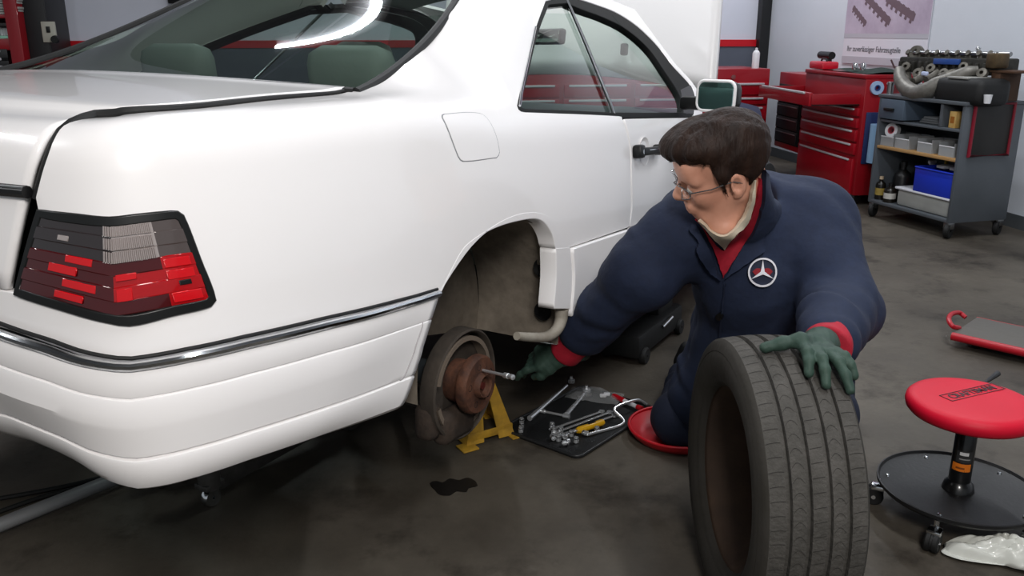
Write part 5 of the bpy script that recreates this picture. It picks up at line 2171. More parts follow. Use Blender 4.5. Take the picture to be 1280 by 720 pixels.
cbox('side_panel', 0, .025, 0, CD, zb_c, zt_c)
cbox('side_panel', CW - .025, CW, 0, CD, zb_c, zt_c)
cbox('back_panel', .025, CW - .025, CD - .015, CD, zb_c, zt_c)
cbox('top', -.005, CW + .005, -.01, CD, zt_c, zt_c + .022)
cbox('upper_shelf', .025, CW - .025, .005, CD - .015, zu - .018, zu)
cbox('wood_shelf', .025, CW - .025, .002, CD - .015, zw - .02, zw, mat('pale_plywood', '#b08a5a', .6, var=(7, '#9a7548', .5), stretch=(1, 8, 8)))
cbox('bottom_shelf', .025, CW - .025, 0, CD - .015, zb_c, zb_c + .022)
xd = cz_(1148, 140)[0]
xv = cz_(1176, 140)[0]
cbox('divider', xv - .012, xv + .012, .004, CD - .015, zu, zt_c)
xdr = cz_(1131, 140)[0]
dr = cbox('drawer', .03, xdr, -.012, .3, zu + .008, zt_c - .006, mat('blue_grey_drawer', '#4e5a68', .45))
MB().box((xdr * .5, Y(-.022), (zu + zt_c) / 2), (.09, .016, .02), .004).build('pull', M_black, dr)
for (x, y) in ((.03, .03), (CW - .03, .03), (.03, CD - .03), (CW - .03, CD - .03)):
    cs = thing('caster', None, None)
    cs.parent = cart
    MB().lathe([(.008, -.016), (.044, -.016), (.05, -.010), (.05, .010), (.044, .016), (.008, .016)], (x, Y(y), .05), (.9, .45, 0), 24).build('caster_wheel', M_rubber, cs, 40)
    MB().box((x, Y(y), .085), (.045, .05, max(.02, zb_c - .085) * 1.0 + .03), .006).build('caster_fork', M_steel, cs)

# right side: red framed dark panel
p0 = np.array([CW + .012, .06])
zq0, zq1 = zt_c - .30, zt_c + .01
fp = thing('framed_panel', 'dark panel in a thin red frame hung on the end of the grey cart', 'panel', tuple(cw(CW, .06, zq0)), (0, 0, cang))
PW, PH = .29, zq1 - zq0
MB().box((.008, Y(PW / 2), PH / 2), (.012, PW, PH), .003).build('face', mat('dark_panel_face', '#191817', .5, var=(5, '#23211e', .5)), fp)
MB().tube([(.012, Y(y), z) for y, z in ((0, 0), (PW, 0), (PW, PH), (0, PH))], .013, 10, closed=True).build('frame', mat('dark_red_frame', '#7c0f24', .45), fp)

# on and in the cart
def put(name, label, cat, x, y, z, group=None, rz=0.):
    p = cw(x, y, z)
    return thing(name, label, cat, (p[0], p[1], p[2]), (0, 0, cang + rz), group)


xs4 = [cz_(u, 175)[0] for u in (1104, 1123, 1152, 1180)]
M_clear = mat('clear_bin_plastic', '#b6b9bb', .2, alpha=.55, coat=.4)
BINL = ['leftmost clear plastic bin on the cart\'s wooden shelf, holding a tape roll', 'second clear plastic bin from the left on the wooden shelf', 'third clear plastic bin from the left on the wooden shelf', 'rightmost clear plastic bin on the cart\'s wooden shelf']
for i, x in enumerate(xs4):
    b = put('storage_bin', BINL[i], 'bin', x, .13, zw, 'bins on the wooden shelf')
    mb = MB()
    w, d_, h = .125, .20, .085
    for (cx2, cy2, sx2, sy2) in ((0, -d_ / 2, w, .004), (0, d_ / 2, w, .004), (-w / 2, 0, .004, d_), (w / 2, 0, .004, d_)):
        mb.box((cx2, cy2, h / 2 * (.7 if cy2 < 0 and sx2 == w else 1)), (sx2, sy2, h * (.7 if cy2 < 0 and sx2 == w else 1)))
    mb.box((0, 0, .003), (w, d_, .005))
    mb.build('tub', M_clear, b, None)
    MB().tube([(-w / 2, Y(-d_ / 2), h * .72), (w / 2, Y(-d_ / 2), h * .72)], .004, 8).build('rim', M_white_plastic, b)
    for k in range(3):
        MB().box((-.03 + .03 * k, Y(.0), .025 + .006 * (k % 2)), (.022, .10, .035), .004).build('hardware', mat('assorted_hardware', '#45413c', .6, var=(30, '#7d776d')), b)
tr_ = put('tape_roll', 'white tape roll with a red core lying in the left bin', 'tape', xs4[0] - .002, .07, zw + .052)
MB().lathe([(.026, -.018), (.048, -.018), (.048, .018), (.026, .018)], (0, 0, .05), (.25, -1 * sgnY, .2), 28, closed=True).build('tape', M_white_plastic, tr_, 40)
MB().lathe([(.020, -.019), (.026, -.019), (.026, .019), (.020, .019)], (0, 0, .05), (.25, -1 * sgnY, .2), 28, closed=True).build('core', mat('red_core', '#b0505a', .5), tr_, 40)
yb_ = put('small_carton', 'small yellow and white carton at the right of the upper shelf', 'box', cz_(1187, 150)[0] - .01, .06, zu)
MB().box((0, 0, .05), (.055, .06, .10), .003).build('carton', mat('pale_yellow_card', '#d8bf7d', .6, var=(25, '#c98f3c', .4)), yb_)
MB().box((0, Y(-.031), .05), (.03, .002, .04)).build('printed_mark', mat('orange_print', '#a8651f', .6), yb_)
bk_ = put('folded_cloth', 'grey folded cloth in the open upper compartment', 'cloth', (xdr + xv) / 2, .14, zu)
for k in range(3):
    MB().box((.005 * k, 0, .010 + .014 * k), (.17 - .02 * k, .16, .014), .006).build('fold', mat('grey_rag_cloth', '#5b5d5f', .9), bk_)

x0t, x1t = cz_(1114, 250)[0], cz_(1185, 268)[0]
zt0 = zb_c + .022
th_ = cz_(1150, 246)[1] - cz_(1150, 270)[1]
tote = put('storage_tote', 'long translucent tote with a flat white lid on the bottom shelf', 'box', (x0t + x1t) / 2, .2, zt0)
TL_ = x1t - x0t
MB().box((0, 0, .055), (TL_ * .96, .34, .11), .02).build('tub', mat('milky_plastic', '#a9aaa6', .35, var=(4, '#8f908c', .4)), tote)
MB().box((0, 0, .117), (TL_, .37, .016), .006).build('lid', mat('white_tote_lid', '#dfe0e6', .35), tote)
xb0, xb1 = cz_(1139, 230)[0], cz_(1188, 240)[0]
blue = put('blue_tub', 'bright blue plastic tub standing on the white tote lid', 'tub', (xb0 + xb1) / 2, .16, zt0 + .125)
BL_, BH = xb1 - xb0, .155
mb = MB()
for (cx2, cy2, sx2, sy2) in ((0, -.14, BL_, .006), (0, .14, BL_, .006), (-BL_ / 2, 0, .006, .28), (BL_ / 2, 0, .006, .28)):
    mb.box((cx2, cy2, BH / 2), (sx2, sy2, BH), .002)
mb.box((0, 0, .004), (BL_, .28, .008))
M_blue = mat('bright_blue_plastic', '#1b35b5', .35, coat=.2)
mb.build('walls', M_blue, blue)
MB().tube([(x, Y(y), BH) for x, y in rrect(BL_ + .006, .292, .01, 3)], .006, 8, closed=True).build('rim', M_blue, blue)
for k, x in enumerate((-.05, .06)):
    MB().box((x, 0, BH + .012), (.07, .12, .02), .006).build('packet', mat('white_packet', '#b9bbc2', .5), blue)
# bottles on the bottom shelf
def bottle(x, y, h, r, m, label, group, cap=M_black, spray=None, z=zt0, lab=None):
    b = put('bottle', label, 'bottle', x, y, z, group)
    MB().lathe([(.001, 0), (r, 0), (r, h * .62), (r * .9, h * .70), (r * .35, h * .80), (r * .32, h * .88)], (0, 0, 0), n=20).build('flask', m, b, 40)
    if lab:
        MB().lathe([(r * 1.015, h * .2), (r * 1.015, h * .5)], (0, 0, 0), n=20).build('flask_label', lab, b)
    if spray:
        MB().cyl((0, 0, h * .86), (0, 0, h * .93), r * .4, n=12).box((0, Y(-.008), h * .97), (.022, .055, .022), .006).box((0, Y(-.022), h * .90), (.010, .010, .045), .003).build('spray_head', spray, b)
    else:
        MB().cyl((0, 0, h * .87), (0, 0, h), r * .42, n=12).build('cap', cap, b)
    return b
M_wp = M_white_plastic
M_amb = mat('dark_bottle', '#16130f', .3)
gB = 'bottles on the bottom shelf'
bottle(cz_(1088, 245)[0] + .02, .06, .16, .034, M_amb, 'dark bottle with gold label at the left front of the bottom shelf', gB, lab=mat('gold_label', '#8f7a3a', .5), cap=mat('pale_cap', '#b9a58a', .5))
bottle(cz_(1104, 248)[0], .05, .13, .040, M_amb, 'squat black bottle with a white band beside the tote', gB, lab=mat('off_white_band', '#b5b2ab', .5))
bottle(cz_(1102, 235)[0], .16, .27, .055, mat('black_jug', '#141415', .4), 'large black jug at the back left of the bottom shelf', gB)
bottle(cz_(1117, 235)[0], .20, .25, .032, mat('red_flask', '#9c1c26', .35), 'red bottle with white spray head behind the tote lid', gB, spray=M_wp)
bottle(cz_(1128, 235)[0], .22, .30, .034, mat('clear_grey_flask', '#7c7e7e', .25), 'clear grey bottle with spray head left of the blue tub', gB, spray=M_wp)
bottle(cz_(1135, 235)[0] + .01, .27, .31, .03, M_amb, 'dark bottle with yellow cap just behind the blue tub', gB, cap=mat('yellow_cap', '#b59a2c', .4))

# ------------------------------------------------------------------ cylinder head and manifold lying on the cart
zc = zt_c + .022
eng = put('engine_head', 'dismantled grey engine head with intake pipes resting on the cart top', 'engine part', .3, .2, zc)
eo = cw(.3, .2, zc)
Mi = np.array(Matrix.Rotation(-cang, 3, 'Z'))


def ep(u, v, y):
    """pixel on the plane y behind the cart's front, in the engine's own frame"""
    x, z = cz_(u, v, y)
    return np.array([x - .3, Y(y - .2), z - zc])


M_alu = mat('dull_cast_aluminium', '#77736b', .5, .55, var=(18, '#4f4b44', .6), bump=(60, .25))
M_ald = mat('oily_dark_casting', '#3b3934', .55, .4, var=(20, '#24231f', .6), bump=(60, .25))
yh = .30
a, b = ep(1140, 80, yh), ep(1256, 84, yh)
axh = Vector(b - a).normalized()
Ln = float(np.linalg.norm(b - a))
Re = Matrix((axh, Vector((0, 1, 0)), axh.cross(Vector((0, 1, 0))))).transposed()
if Re.determinant() < 0: Re = Matrix((axh, Vector((0, 1, 0)), -axh.cross(Vector((0, 1, 0))))).transposed()
mid = (a + b) / 2
upv = Vector((0, 0, 1))
hb_ = MB().box(mid, (Ln, .22, .10), .012, Re)
for k in range(13):
    p = a + (b - a) * (k + .5) / 13
    hb_.box(p + np.array([0, Y(-.115), -.012]), (.022, .03, .07), .006, Re)
hb_.build('head_block', M_ald, eng)
for k in range(9):
    p = a + (b - a) * (k + .5) / 9 + np.array([0, Y(-.04), .062])
    MB().box(p, (.034, .07, .035), .008, Re).cyl(p + np.array([0, 0, .0]), p + np.array([0, Y(-.045), .022]), .017, n=12).build('cam_cap', M_alu, eng)
    MB().ball(p + np.array([.018, Y(-.035), .022]), .008, 10).build('cap_bolt', M_chrome, eng)
for s in (-.06, .04):
    MB().tube([a + np.array([.01, Y(s), .075]), b + np.array([-.01, Y(s), .075])], .015, 12).build('camshaft', M_steel, eng)
MB().cyl(ep(1223, 62, yh - .05), ep(1223, 78, yh - .05), .011, n=12).lathe([(.001, .012), (.013, .008), (.016, -.002), (.011, -.01)], ep(1223, 60, yh - .05), (0, 0, 1), 16).build('sender_stud', M_chrome, eng)
pb0, pb1 = ep(1168, 75, yh - .13), ep(1200, 75, yh - .13)
MB().box((pb0 + pb1) / 2 + np.array([0, 0, -.01]), (np.linalg.norm(pb1 - pb0), .02, .035), .004, Re).build('blue_cover', mat('blue_gasket_cover', '#2a4a8c', .4), eng)
MB().box(ep(1247, 76, yh - .08), (.09, .10, .09), .015, Re).build('bronze_housing', mat('brownish_casting', '#5d4c33', .5, .4, var=(16, '#3c3123')), eng)
MB().lathe([(.02, -.02), (.045, -.02), (.05, 0), (.045, .02), (.02, .02)], ep(1146, 66, yh - .05), (.3, -1 * sgnY, .2), 20, closed=True).build('cam_gear', M_alu, eng, 40)
# manifold: the big bent pipe at the front and its runners
pipe = crom(np.array([ep(1124, 88, .10), ep(1126, 100, .06), ep(1134, 111, .04), ep(1146, 116.5, .03), ep(1160, 113, .03), ep(1172, 105, .05), ep(1190, 98, .09), ep(1208, 90, .13), ep(1222, 88, .18)]), 6)
rad = np.interp(np.linspace(0, 1, len(pipe)), [0, .25, .5, .7, 1], [.036, .050, .056, .042, .028])
MB().tube([tuple(p) for p in pipe], list(rad), 16).build('intake_pipe', mat('grey_cast_manifold', '#827f79', .5, .5, var=(20, '#63605a', .5), bump=(50, .2)), eng, 60)
for k in range(5):
    q = ep(1134 + 16 * k, 100 - 2 * k, .14)
    MB().tube([tuple(p) for p in crom(np.array([q + np.array([0, Y(-.05), -.02]), q, a + (b - a) * (.08 + .2 * k) + np.array([0, Y(-.10), -.03])]), 5)], .026, 12).build('runner', M_alu, eng, 60)
for (u, v, r) in ((1133, 84, .03), (1148, 92, .034), (1164, 86, .03), (1180, 92, .03), (1205, 84, .028), (1228, 92, .03)):
    MB().lathe([(.012, -.02), (r, -.016), (r * 1.1, 0), (r, .016), (.012, .02)], ep(u, v, .16), (.4, -1 * sgnY, .5), 18, closed=True).build('flange', M_alu, eng, 40)
MB().tube([tuple(ep(u, v, .08)) for u, v in ((1114, 75), (1117, 82), (1121, 90))], .006, 8).build('dip_rod', mat('dark_red_rod', '#3a1f22', .4), eng)
MB().box(ep(1156, 92, .05), (.05, .02, .025), .006).build('tag_plate', mat('pale_blue_tag', '#b9c3df', .5), eng)
bx0, bx1 = ep(1180, 115, .10), ep(1240, 118, .10)
MB().box((bx0 + bx1) / 2 + np.array([0, .03, .012]), (abs(bx1[0] - bx0[0]), .24, max(.10, .16)), .04).build('oil_pan', M_rubber, eng, 50)
MB().box(ep(1213, 97, .12) + np.array([0, 0, .0]), (.16, .20, .012), .003).build('cover_plate', mat('pale_worn_plate', '#a3a29d', .45, .3), eng)
sup = put('wood_block', 'brown wooden block under the right end of the engine head', 'block', cz_(1248, 125, .25)[0], .28, zc)
MB().box((0, 0, .085), (.07, .16, .17), .006).box((.03, 0, .176), (.22, .17, .014), .003).build('board', mat('old_brown_wood', '#4a2f1c', .7, var=(9, '#33200f', .5)), sup)
wc = put('paper_cup', 'small white cup at the right end of the cart top', 'cup', cz_(1234, 128, .05)[0], .05, zc)
MB().lathe([(.001, 0), (.018, 0), (.024, .05), (.022, .05), (.017, .004)], (0, 0, 0), n=18).build('cup', M_white_plastic, wc, 40)
wt = put('steel_can', 'short steel can on the left end of the cart top', 'can', cz_(1112, 118, .08)[0], .08, zc)
MB().lathe([(.001, 0), (.022, 0), (.022, .075), (.019, .078), (.001, .078)], (0, 0, 0), n=20).build('can', M_steel, wt, 40)

# ------------------------------------------------------------------ red tool chests
A0 = fl(1065, 257)
ad = np.array([-math.sin(math.radians(5)), math.cos(math.radians(5)), 0])    # along the front, away
an = np.array([-ad[1], ad[0], 0])                                             # out of the front, to the left
aang = math.atan2(ad[1], ad[0])


def af(u, v, off=0.):
    d = ray(u, v)
    n = an[:2]
    t = (n @ (A0[:2] + an[:2] * off - CAM0[:2])) / (n @ d[:2])
    p = CAM0 + d * t
    return float((p - A0) @ ad), float(p[2])


chest = thing('tool_chest', 'big red tool chest with an open top drawer beside the grey cart', 'tool chest', (A0[0], A0[1], 0), (0, 0, aang))
# own frame: x along the front (away), y out of the front, z up
def abox(name, x0, x1, y0, y1, z0, z1, m=M_tool_red, bev=.005, parent=chest):
    return MB().box(((x0 + x1) / 2, (y0 + y1) / 2, (z0 + z1) / 2), (abs(x1 - x0), abs(y1 - y0), abs(z1 - z0)), bev).build(name, m, parent)
sN, sM, sFar = 0., af(1001, 160)[0], af(974, 150)[0]
zT = af(1064, 97)[1]
zB = af(1062, 243)[1]
MB().box((sM / 2, -.26, (zT + zB) / 2), (sM, .52, zT - zB), .008).build('carcass', M_tool_red, chest)
M_dr = mat('drawer_red', '#970b1b', .32, coat=.3)
M_pull = mat('satin_drawer_pull', '#c3c5c8', .38, .25)
rowsA = [(113, 126), (127, 138), (139, 152), (153, 168), (169, 184), (187, 238)]
for i, (v0, v1) in enumerate(rowsA):
    z1, z0 = af(1032, v0)[1], af(1032, v1)[1]
    if i == 0:
        continue
    d = abox('drawer', .035, sM - .03, .0, .022, z0 + .006, z1 - .004, M_dr, .004)
    MB().box((sM / 2, .028, z1 - .014), (sM * .84, .016, .014), .004).build('pull', M_pull, d)
# open top drawer
z1, z0 = af(1032, 111)[1], af(1032, 125)[1]
od = abox('open_drawer', .06, sM + .02, .36, .385, z0, z1 + .01, M_dr, .004)
for x in (.06, sM + .01):
    abox('drawer_side', x, x + .01, -.05, .37, z0 + .01, z1, M_tool_red, .002, od)
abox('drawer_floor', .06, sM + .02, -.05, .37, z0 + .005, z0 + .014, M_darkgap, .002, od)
MB().box(((.06 + sM) / 2, .392, z1 + .005), (sM * .80, .018, .016), .004).build('pull', M_pull, od)
for (x, y) in ((.06, -.05), (sM - .06, -.05), (.06, -.46), (sM - .06, -.46)):
    cs = thing('caster', None, None)
    cs.parent = chest
    MB().lathe([(.01, -.018), (.055, -.018), (.06, -.012), (.06, .012), (.055, .018), (.01, .018)], (x, y, .06), (.8, .6, 0), 24).build('caster_wheel', M_rubber, cs, 40)
    MB().box((x, y, .10), (.05, .06, .07), .008).build('caster_fork', M_chrome, cs)
# side locker with black drawers at the far end
lk0, lk1 = sM + .005, sFar + .12
zL1, zL0 = zT - .02, af(990, 190)[1]
lkr = abox('side_locker', lk0, lk1, -.48, -.02, zL0, zL1, M_tool_red)
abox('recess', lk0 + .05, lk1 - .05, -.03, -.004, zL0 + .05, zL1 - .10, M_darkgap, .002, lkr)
for k in range(4):
    z = zL0 + .06 + (zL1 - zL0 - .2) * (k + .5) / 4
    dd_ = MB().box(((lk0 + lk1) / 2, .004, z), (lk1 - lk0 - .13, .012, (zL1 - zL0 - .2) / 4 - .012), .003).build('drawer', mat('black_drawer', '#17181a', .4), chest)
    MB().box(((lk0 + lk1) / 2, .014, z + .03), (lk1 - lk0 - .16, .010, .008), .002).build('pull', M_steel, dd_)
# lid tray on top
abox('top_tray', .0, sM, -.52, .01, zT, zT + .03, M_tool_red)


def onA(name, label, cat, x, y, z, group=None, rz=0.):
    p = A0 + ad * x + an * y + np.array([0, 0, z])
    return thing(name, label, cat, tuple(p), (0, 0, aang + rz), group)


t = onA('mat_cloth', 'dark green cloth spread over the top of the big red chest', 'cloth', sM * .4, -.25, zT + .03)
G = np.array([[(x, y, .012 + .008 * math.sin(9 * x + 4 * y) + .006 * math.sin(17 * y)) for x in np.linspace(-.38, .30, 24)] for y in np.linspace(-.22, .22, 16)])
MB().grid(G).build('cloth', mat('dark_green_cloth', '#1c2e28', .9), t, 60)
t = onA('tool_case', 'small bright red plastic tool case on the far end of the chest top', 'case', sM * .86, -.08, zT + .03)
MB().box((0, 0, .035), (.26, .14, .06), .015).build('case_body', mat('bright_red_plastic', '#c4122a', .35, coat=.3), t)
MB().tube([(-.05, 0, .065), (-.04, 0, .085), (.04, 0, .085), (.05, 0, .065)], .008, 8).build('carry_handle', M_black, t)
t = onA('cordless_drill', 'black tool lying behind the bright red case', 'tool', sM * .95, -.14, zT + .03)
MB().cyl((-.10, 0, .11), (.12, 0, .11), .03, n=14).box((-.05, 0, .06), (.04, .04, .10), .01).box((-.05, 0, .015), (.09, .06, .03), .008).build('body', M_black, t)
for k, (x, lb) in enumerate(((sM * .18, 'nearer of the two chrome sockets on the green cloth'), (sM * .30, 'farther of the two chrome sockets on the green cloth'))):
    t = onA('chrome_socket', lb, 'socket', x, -.06, zT + .055, 'sockets on the green cloth')
    MB().lathe([(.008, 0), (.02, 0), (.022, .02), (.018, .05), (.010, .05), (.008, .02)], (0, 0, .0), n=16).build('barrel', M_chrome, t, 40)
t = onA('tape_ring', 'blue and white tape ring hung on the near end of the red chest', 'tape', -.012, -.08, zT - .06)
MB().lathe([(.022, -.01), (.048, -.01), (.048, .01), (.022, .01)], (0, 0, 0), (1, 0, 0), 28, closed=True).build('tape', mat('pale_blue_tape', '#9db4d3', .5), t, 40)
MB().lathe([(.014, -.012), (.022, -.012), (.022, .012), (.014, .012)], (0, 0, 0), (1, 0, 0), 28, closed=True).build('core', mat('blue_core', '#24407a', .5), t, 40)
zr0, zr1 = af(1066, 200)[1], af(1066, 152)[1]
t = onA('paper_roll', 'light blue paper towel roll on the near end of the red chest', 'paper roll', -.075, -.10, zr0)
MB().lathe([(.02, 0), (.062, 0), (.062, zr1 - zr0), (.02, zr1 - zr0)], (0, 0, 0), (0, 0, 1), 28, closed=True).build('roll', mat('light_blue_paper', '#8fb4d6', .8, bump=(80, .2)), t, 40)
MB().box((.066, -.01, (zr1 - zr0) / 2 + .03), (.012, .17, zr1 - zr0 + .10), .005).build('roll_holder', mat('navy_holder', '#1c2a55', .5), t)

# chest along the back wall, seen between the raised hood and the big chest
B0 = pY(958, 150, 7.9); B0[2] = 0
bdx = E2.copy()                      # along its front, to the left
bn = -E1
bang = math.atan2(-bdx[1], -bdx[0])
def bf(u, v):
    d = ray(u, v)
    n = E1[:2]
    t = (n @ (B0[:2] - CAM0[:2])) / (n @ d[:2])
    p = CAM0 + d * t
    return float((p - B0) @ bdx), float(p[2])
cb = thing('workbench', 'long red drawer bench against the back wall behind the raised hood', 'tool chest', tuple(B0), (0, 0, bang))
BWD = bf(610, 100)[0]
zBT = bf(930, 86)[1]
MB().box((-BWD / 2, .3, (zBT + .1) / 2), (BWD, .6, zBT - .1), .01).build('carcass', M_tool_red, cb)
MB().box((-BWD / 2, .3, .06), (BWD - .1, .5, .10), .01).build('plinth', M_black, cb)
ncol = 4
for c in range(ncol):
    x0, x1 = -BWD + BWD * c / ncol + .02, -BWD + BWD * (c + 1) / ncol - .02
    for (v0, v1) in ((102, 119), (120, 131), (132, 150), (151, 172)):
        z1, z0 = bf(930, v0)[1], bf(930, v1)[1]
        d = MB().box(((x0 + x1) / 2, -.010, (z0 + z1) / 2), (x1 - x0, .02, z1 - z0 - .01), .004).build('drawer', M_dr, cb)
        MB().box(((x0 + x1) / 2, -.028, z1 - .02), ((x1 - x0) * .86, .016, .018), .004).build('pull', M_pull, d)
MB().cyl((-.35, -.004, zBT - .07), (-.35, -.014, zBT - .07), .02, n=14).build('lock', M_chrome, cb)
def onB(name, label, cat, x, y, z):
    p = B0 + bdx * x - bn * y + np.array([0, 0, z])
    return thing(name, label, cat, tuple(p), (0, 0, bang))
t = onB('spray_can', 'white spray can at the right end of the red bench top', 'can', .10, .1, zBT)
MB().lathe([(.001, 0), (.032, 0), (.032, .13), (.022, .15), (.012, .155), (.012, .175), (.001, .177)], (0, 0, 0), n=20).build('can', M_white_plastic, t, 40)

# bar handle on the near end of the big chest
MB().tube([(-.004, -.16, zT - .03), (-.03, -.17, zT - .03), (-.03, -.40, zT - .03), (-.004, -.41, zT - .03)], .009, 10).build('end_handle', M_pull, chest)

# ------------------------------------------------------------------ poster on the right wall
pA, pB = on_right(1052.5, 81, .004), on_right(1155, 84, .004)
def wallbox(u0, v0, u1, v1, off, th, name, m, parent, base):
    """flat box on the right wall between two pixels (upper left, lower right)"""
    a_, b_ = on_right(u0, v0, off), on_right(u1, v1, off)
    s0, s1 = (a_ - base) @ E1, (b_ - base) @ E1
    z0, z1 = b_[2] - base[2], a_[2] - base[2]
    return MB().box(((s0 + s1) / 2, off, (z0 + z1) / 2), (abs(s1 - s0), th, abs(z1 - z0)), 0).build(name, m, parent, None)
wb_ = on_right(1108, 60, 0)
post = thing('poster', 'white poster with a mauve photograph of camshafts and a line of lettering', 'poster', tuple(wb_), (0, 0, math.atan2(E1[1], E1[0])))
sg_l = (on_right(1055, 60) - wb_) @ E1
sg_r = (on_right(1160, 60) - wb_) @ E1
zlo = on_right(1108, 82)[2] - wb_[2]
zpic = on_right(1108, 42)[2] - wb_[2]
zgrey = on_right(1108, 48)[2] - wb_[2]
zhi = zpic + 1.05
def pbox(name, s0, s1, z0, z1, off, th, m):
    return MB().box(((s0 + s1) / 2, off, (z0 + z1) / 2), (abs(s1 - s0), th, z1 - z0)).build(name, m, post, None)
pbox('sheet', sg_l, sg_r, zlo, zhi + .04, .006, .006, mat('poster_paper', '#dcdae2', .5))
pic = pbox('picture', sg_l, sg_r, zpic, zhi, .010, .002, mat('mauve_picture', '#a594a8', .5, var=(2.2, '#cfc3d2', .5)))
pbox('grey_band', sg_l, sg_r, zgrey, zpic, .010, .002, mat('poster_grey', '#b9b7bf', .5))
pbox('grey_band', sg_l, sg_r, zlo, zlo + .06, .010, .002, mat('poster_grey', '#b9b7bf', .5))
def ps(u, v):
    p = on_right(u, v)
    return (p - wb_) @ E1, p[2] - wb_[2]
for (pa_, pb_, w) in (((1084, -4), (1114, 28), .028), ((1110, -3), (1145, 22), .030), ((1068, 9), (1084, 30), .02)):
    (x0, z0), (x1, z1) = ps(*pa_), ps(*pb_)
    d = np.array([x1 - x0, z1 - z0]); ln = np.linalg.norm(d); d /= ln; nn_ = np.array([-d[1], d[0]])
    mb = MB()
    mb.prism([(x0 + nn_[0] * w, z0 + nn_[1] * w), (x1 + nn_[0] * w, z1 + nn_[1] * w), (x1 - nn_[0] * w, z1 - nn_[1] * w), (x0 - nn_[0] * w, z0 - nn_[1] * w)], (0, .0115, 0), (1, 0, 0), (0, 0, 1), (0, .001, 0))
    for k in range(6):
        c = np.array([x0, z0]) + d * ln * (k + .5) / 6
        w2 = w * 1.9
        l2 = ln * .035
        mb.prism([(c[0] + nn_[0] * w2 - d[0] * l2, c[1] + nn_[1] * w2 - d[1] * l2), (c[0] + nn_[0] * w2 + d[0] * l2, c[1] + nn_[1] * w2 + d[1] * l2), (c[0] - nn_[0] * w * 1.2 + d[0] * l2, c[1] - nn_[1] * w * 1.2 + d[1] * l2), (c[0] - nn_[0] * w * 1.2 - d[0] * l2, c[1] - nn_[1] * w * 1.2 - d[1] * l2)], (0, .0115, 0), (1, 0, 0), (0, 0, 1), (0, .0012, 0))
    mb.build('printed_camshaft', mat('printed_brown', '#6e5a62', .6), pic, None)
(xa, za), (xb, zb2) = ps(1060, 61), ps(1127, 63)
F4 = frame4((xa, .0105, (za + zb2) / 2), (-1, 0, 0), (0, 0, 1), (0, 1, 0))
tm = text_mesh('Ihr zuverlässiger Fahrzeugteile', .1, 'lettering', mat('dark_lettering', '#56565c', .6), post, Matrix.Identity(4), .0006, align='LEFT')
wdt = max(v.co.x for v in tm.data.vertices)
sc1 = abs(xb - xa) / wdt
tm.data.transform(F4 @ Matrix.Diagonal((sc1, sc1 * 1.0, 1, 1)))

# ------------------------------------------------------------------ far left: cabinet, black locker, switch, wall box
def lf(u, v, off):
    """point on a plane parallel to the back wall, off in front of it"""
    d = ray(u, v)
    n = E1[:2]
    t = (n @ (CORN[:2] - E1[:2] * off - CAM0[:2])) / (n @ d[:2])
    return CAM0 + d * t
def backrel(name, label, cat, u, v, off, group=None, floor=False):
    p = lf(u, v, off)
    if floor: p[2] = 0
    return thing(name, label, cat, tuple(p), (0, 0, math.atan2(-E2[1], -E2[0])), group), p
def bl(u, v, off, base):
    p = lf(u, v, off) - base
    return float(p @ -E2), float(p[2])
lc, lb0 = backrel('tall_locker', 'tall black steel locker between the red cabinet and the white wall', 'locker', 52, 90, .6, floor=True)
x0, x1 = bl(33, 60, .6, lb0)[0], bl(64, 60, .6, lb0)[0]
MB().box(((x0 + x1) / 2, .28, 1.15), (x1 - x0, .56, 2.2), .01).build('carcass', mat('black_locker_steel', '#141416', .5), lc)
MB().box(((x0 + x1) / 2, -.008, 1.15), ((x1 - x0) * .94, .016, 2.1), .006).build('locker_door', mat('black_locker_door', '#18181a', .5), lc)
MB().box((x0 + (x1 - x0) * .85, -.025, 1.0), (.02, .02, .14), .004).build('locker_handle', M_black, lc)
MB().box(((x0 + x1) / 2, .28, .03), (x1 - x0 - .06, .5, .06), .004).build('plinth', M_black, lc)
ws_, wb0 = backrel('switch_box', 'small off white electrical switch box at the edge of the black locker', 'switch', 61, 40, .63)
MB().box((0, .012, 0), (.11, .03, .17), .006).build('box', mat('off_white_box', '#b5b3a6', .5), ws_)
MB().box((0, -.008, .02), (.03, .012, .05), .003).build('toggle', M_black, ws_)
MB().lathe([(.001, -.03), (.03, -.03), (.034, .0), (.02, .01)], (.045, -.005, -.06), (0, 1, 0), 16).build('plug', M_black, ws_)
rc, rb0 = backrel('shelf_cabinet', 'red shelf cabinet with drawers at the far left edge', 'cabinet', 10, 90, .75, floor=True)
xr = bl(28, 60, .75, rb0)[0]
xl = xr - 1.1
def rz(v): return bl(5, v, .75, rb0)[1]
for x in (xl + .04, xr - .045):
    MB().box((x, .2, 1.1), (.10, .42, 2.15), .006).build('side_post', M_tool_red, rc)
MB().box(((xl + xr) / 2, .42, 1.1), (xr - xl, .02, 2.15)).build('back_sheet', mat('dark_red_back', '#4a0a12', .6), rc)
for v, m in ((20.5, M_tool_red), (31, mat('dark_shelf', '#1d1a1a', .5)), (47, mat('pale_green_shelf', '#8fc3ab', .5)), (55, M_tool_red)):
    MB().box(((xl + xr) / 2, .2, rz(v)), (xr - xl - .1, .40, .03 if v != 55 else .10), .004).build('shelf', m, rc)
for k, v in enumerate((66, 76, 86, 97, 108)):
    d = MB().box(((xl + xr) / 2 - .02, .0, rz(v) - .02), (xr - xl - .2, .02, .10), .004).build('drawer', mat('black_drawer', '#17181a', .4), rc)
    MB().box(((xl + xr) / 2 - .04, -.018, rz(v) + .015), (xr - xl - .26, .016, .022), .004).build('pull', mat('pale_pull', '#c6c6c8', .4), d)
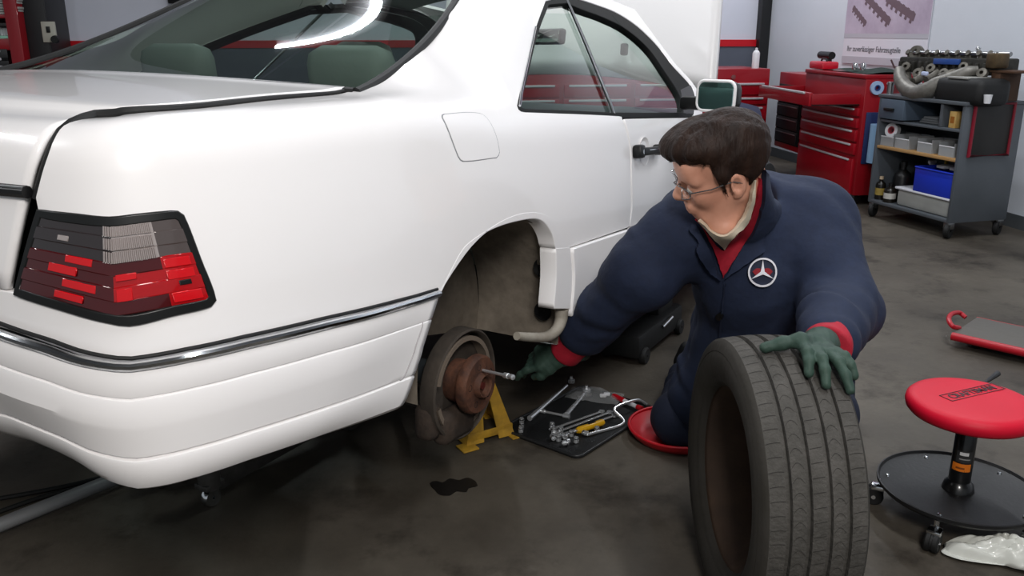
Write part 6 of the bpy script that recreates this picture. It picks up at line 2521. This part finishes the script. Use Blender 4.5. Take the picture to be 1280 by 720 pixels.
def onR(name, label, cat, u, v, group=None):
    x, z = bl(u, v, .68, rb0)
    p = rb0 - E2 * x + E1 * .1 + np.array([0, 0, z])
    return thing(name, label, cat, tuple(p), (0, 0, math.atan2(-E2[1], -E2[0])), group)
JL = ['rightmost', 'second from the right', 'third from the right', 'fourth from the right', 'fifth from the right']
for k in range(5):
    t = onR('small_jar', JL[k] + ' of the small white jars on the red cabinet shelf', 'jar', 15.5 - 3.6 * k, 42, 'jars on the cabinet shelf')
    t.location.z = rz(47) + .016
    MB().lathe([(.001, 0), (.017, 0), (.017, .055), (.012, .06), (.012, .065)], (0, 0, 0), n=12).build('jar', M_white_plastic, t, 40)
    MB().lathe([(.014, .062), (.014, .08), (.001, .081)], (0, 0, 0), n=12).build('lid', M_black, t, 40)
t = onR('paper_stack', 'stack of pale papers on the top shelf of the red cabinet', 'papers', 4, 14)
t.location.z = rz(20.5) + .016
for k in range(6):
    MB().box((.006 * (k % 3), .01 * (k % 2), .010 + .021 * k), (.26, .18, .018), .003).build('bundle', mat('pale_paper', '#a6a49f', .7), t)
hb2, hb0 = backrel('wall_box', 'black box mounted high on the white wall', 'box', 236, 4.5, .12)
w_b = bl(262, 4, .12, hb0)[0]
MB().box((0, .06, .14), (w_b * 2, .12, .28), .01).build('shell', M_black, hb2)
MB().box((0, -.004, .14), (w_b * 1.8, .008, .22), .004).build('front', mat('dark_screen', '#0b0c0e', .2), hb2)

# fender cover over the right front fender
def fc_s(u, v): return Pf(u, v)
fcl = curve([(-1.84, .10, 1), (-1.83, .30), (-1.83, .47, 1), (-2.97, .36, 1), (-3.0, -.10, 1), (-2.95, -.1), (-2.6, .10), (-2.2, .09)], .03, True)
fcv = panel('fender_cover', fc_s, fcl, mat('navy_fender_cloth', '#1b2140', .8, bump=(120, .1)), None, step=.03, off=.006, thick=.006)
fcv.matrix_world = car.matrix_basis.copy() if False else Matrix.Translation(Vector(CARP)) @ Matrix.Rotation(math.pi / 2 - YAW, 4, 'Z') @ Matrix.Rotation(CPIT, 4, 'Y')
tag(fcv, 'navy cloth cover draped over the front fender behind the man\'s head', 'cover')
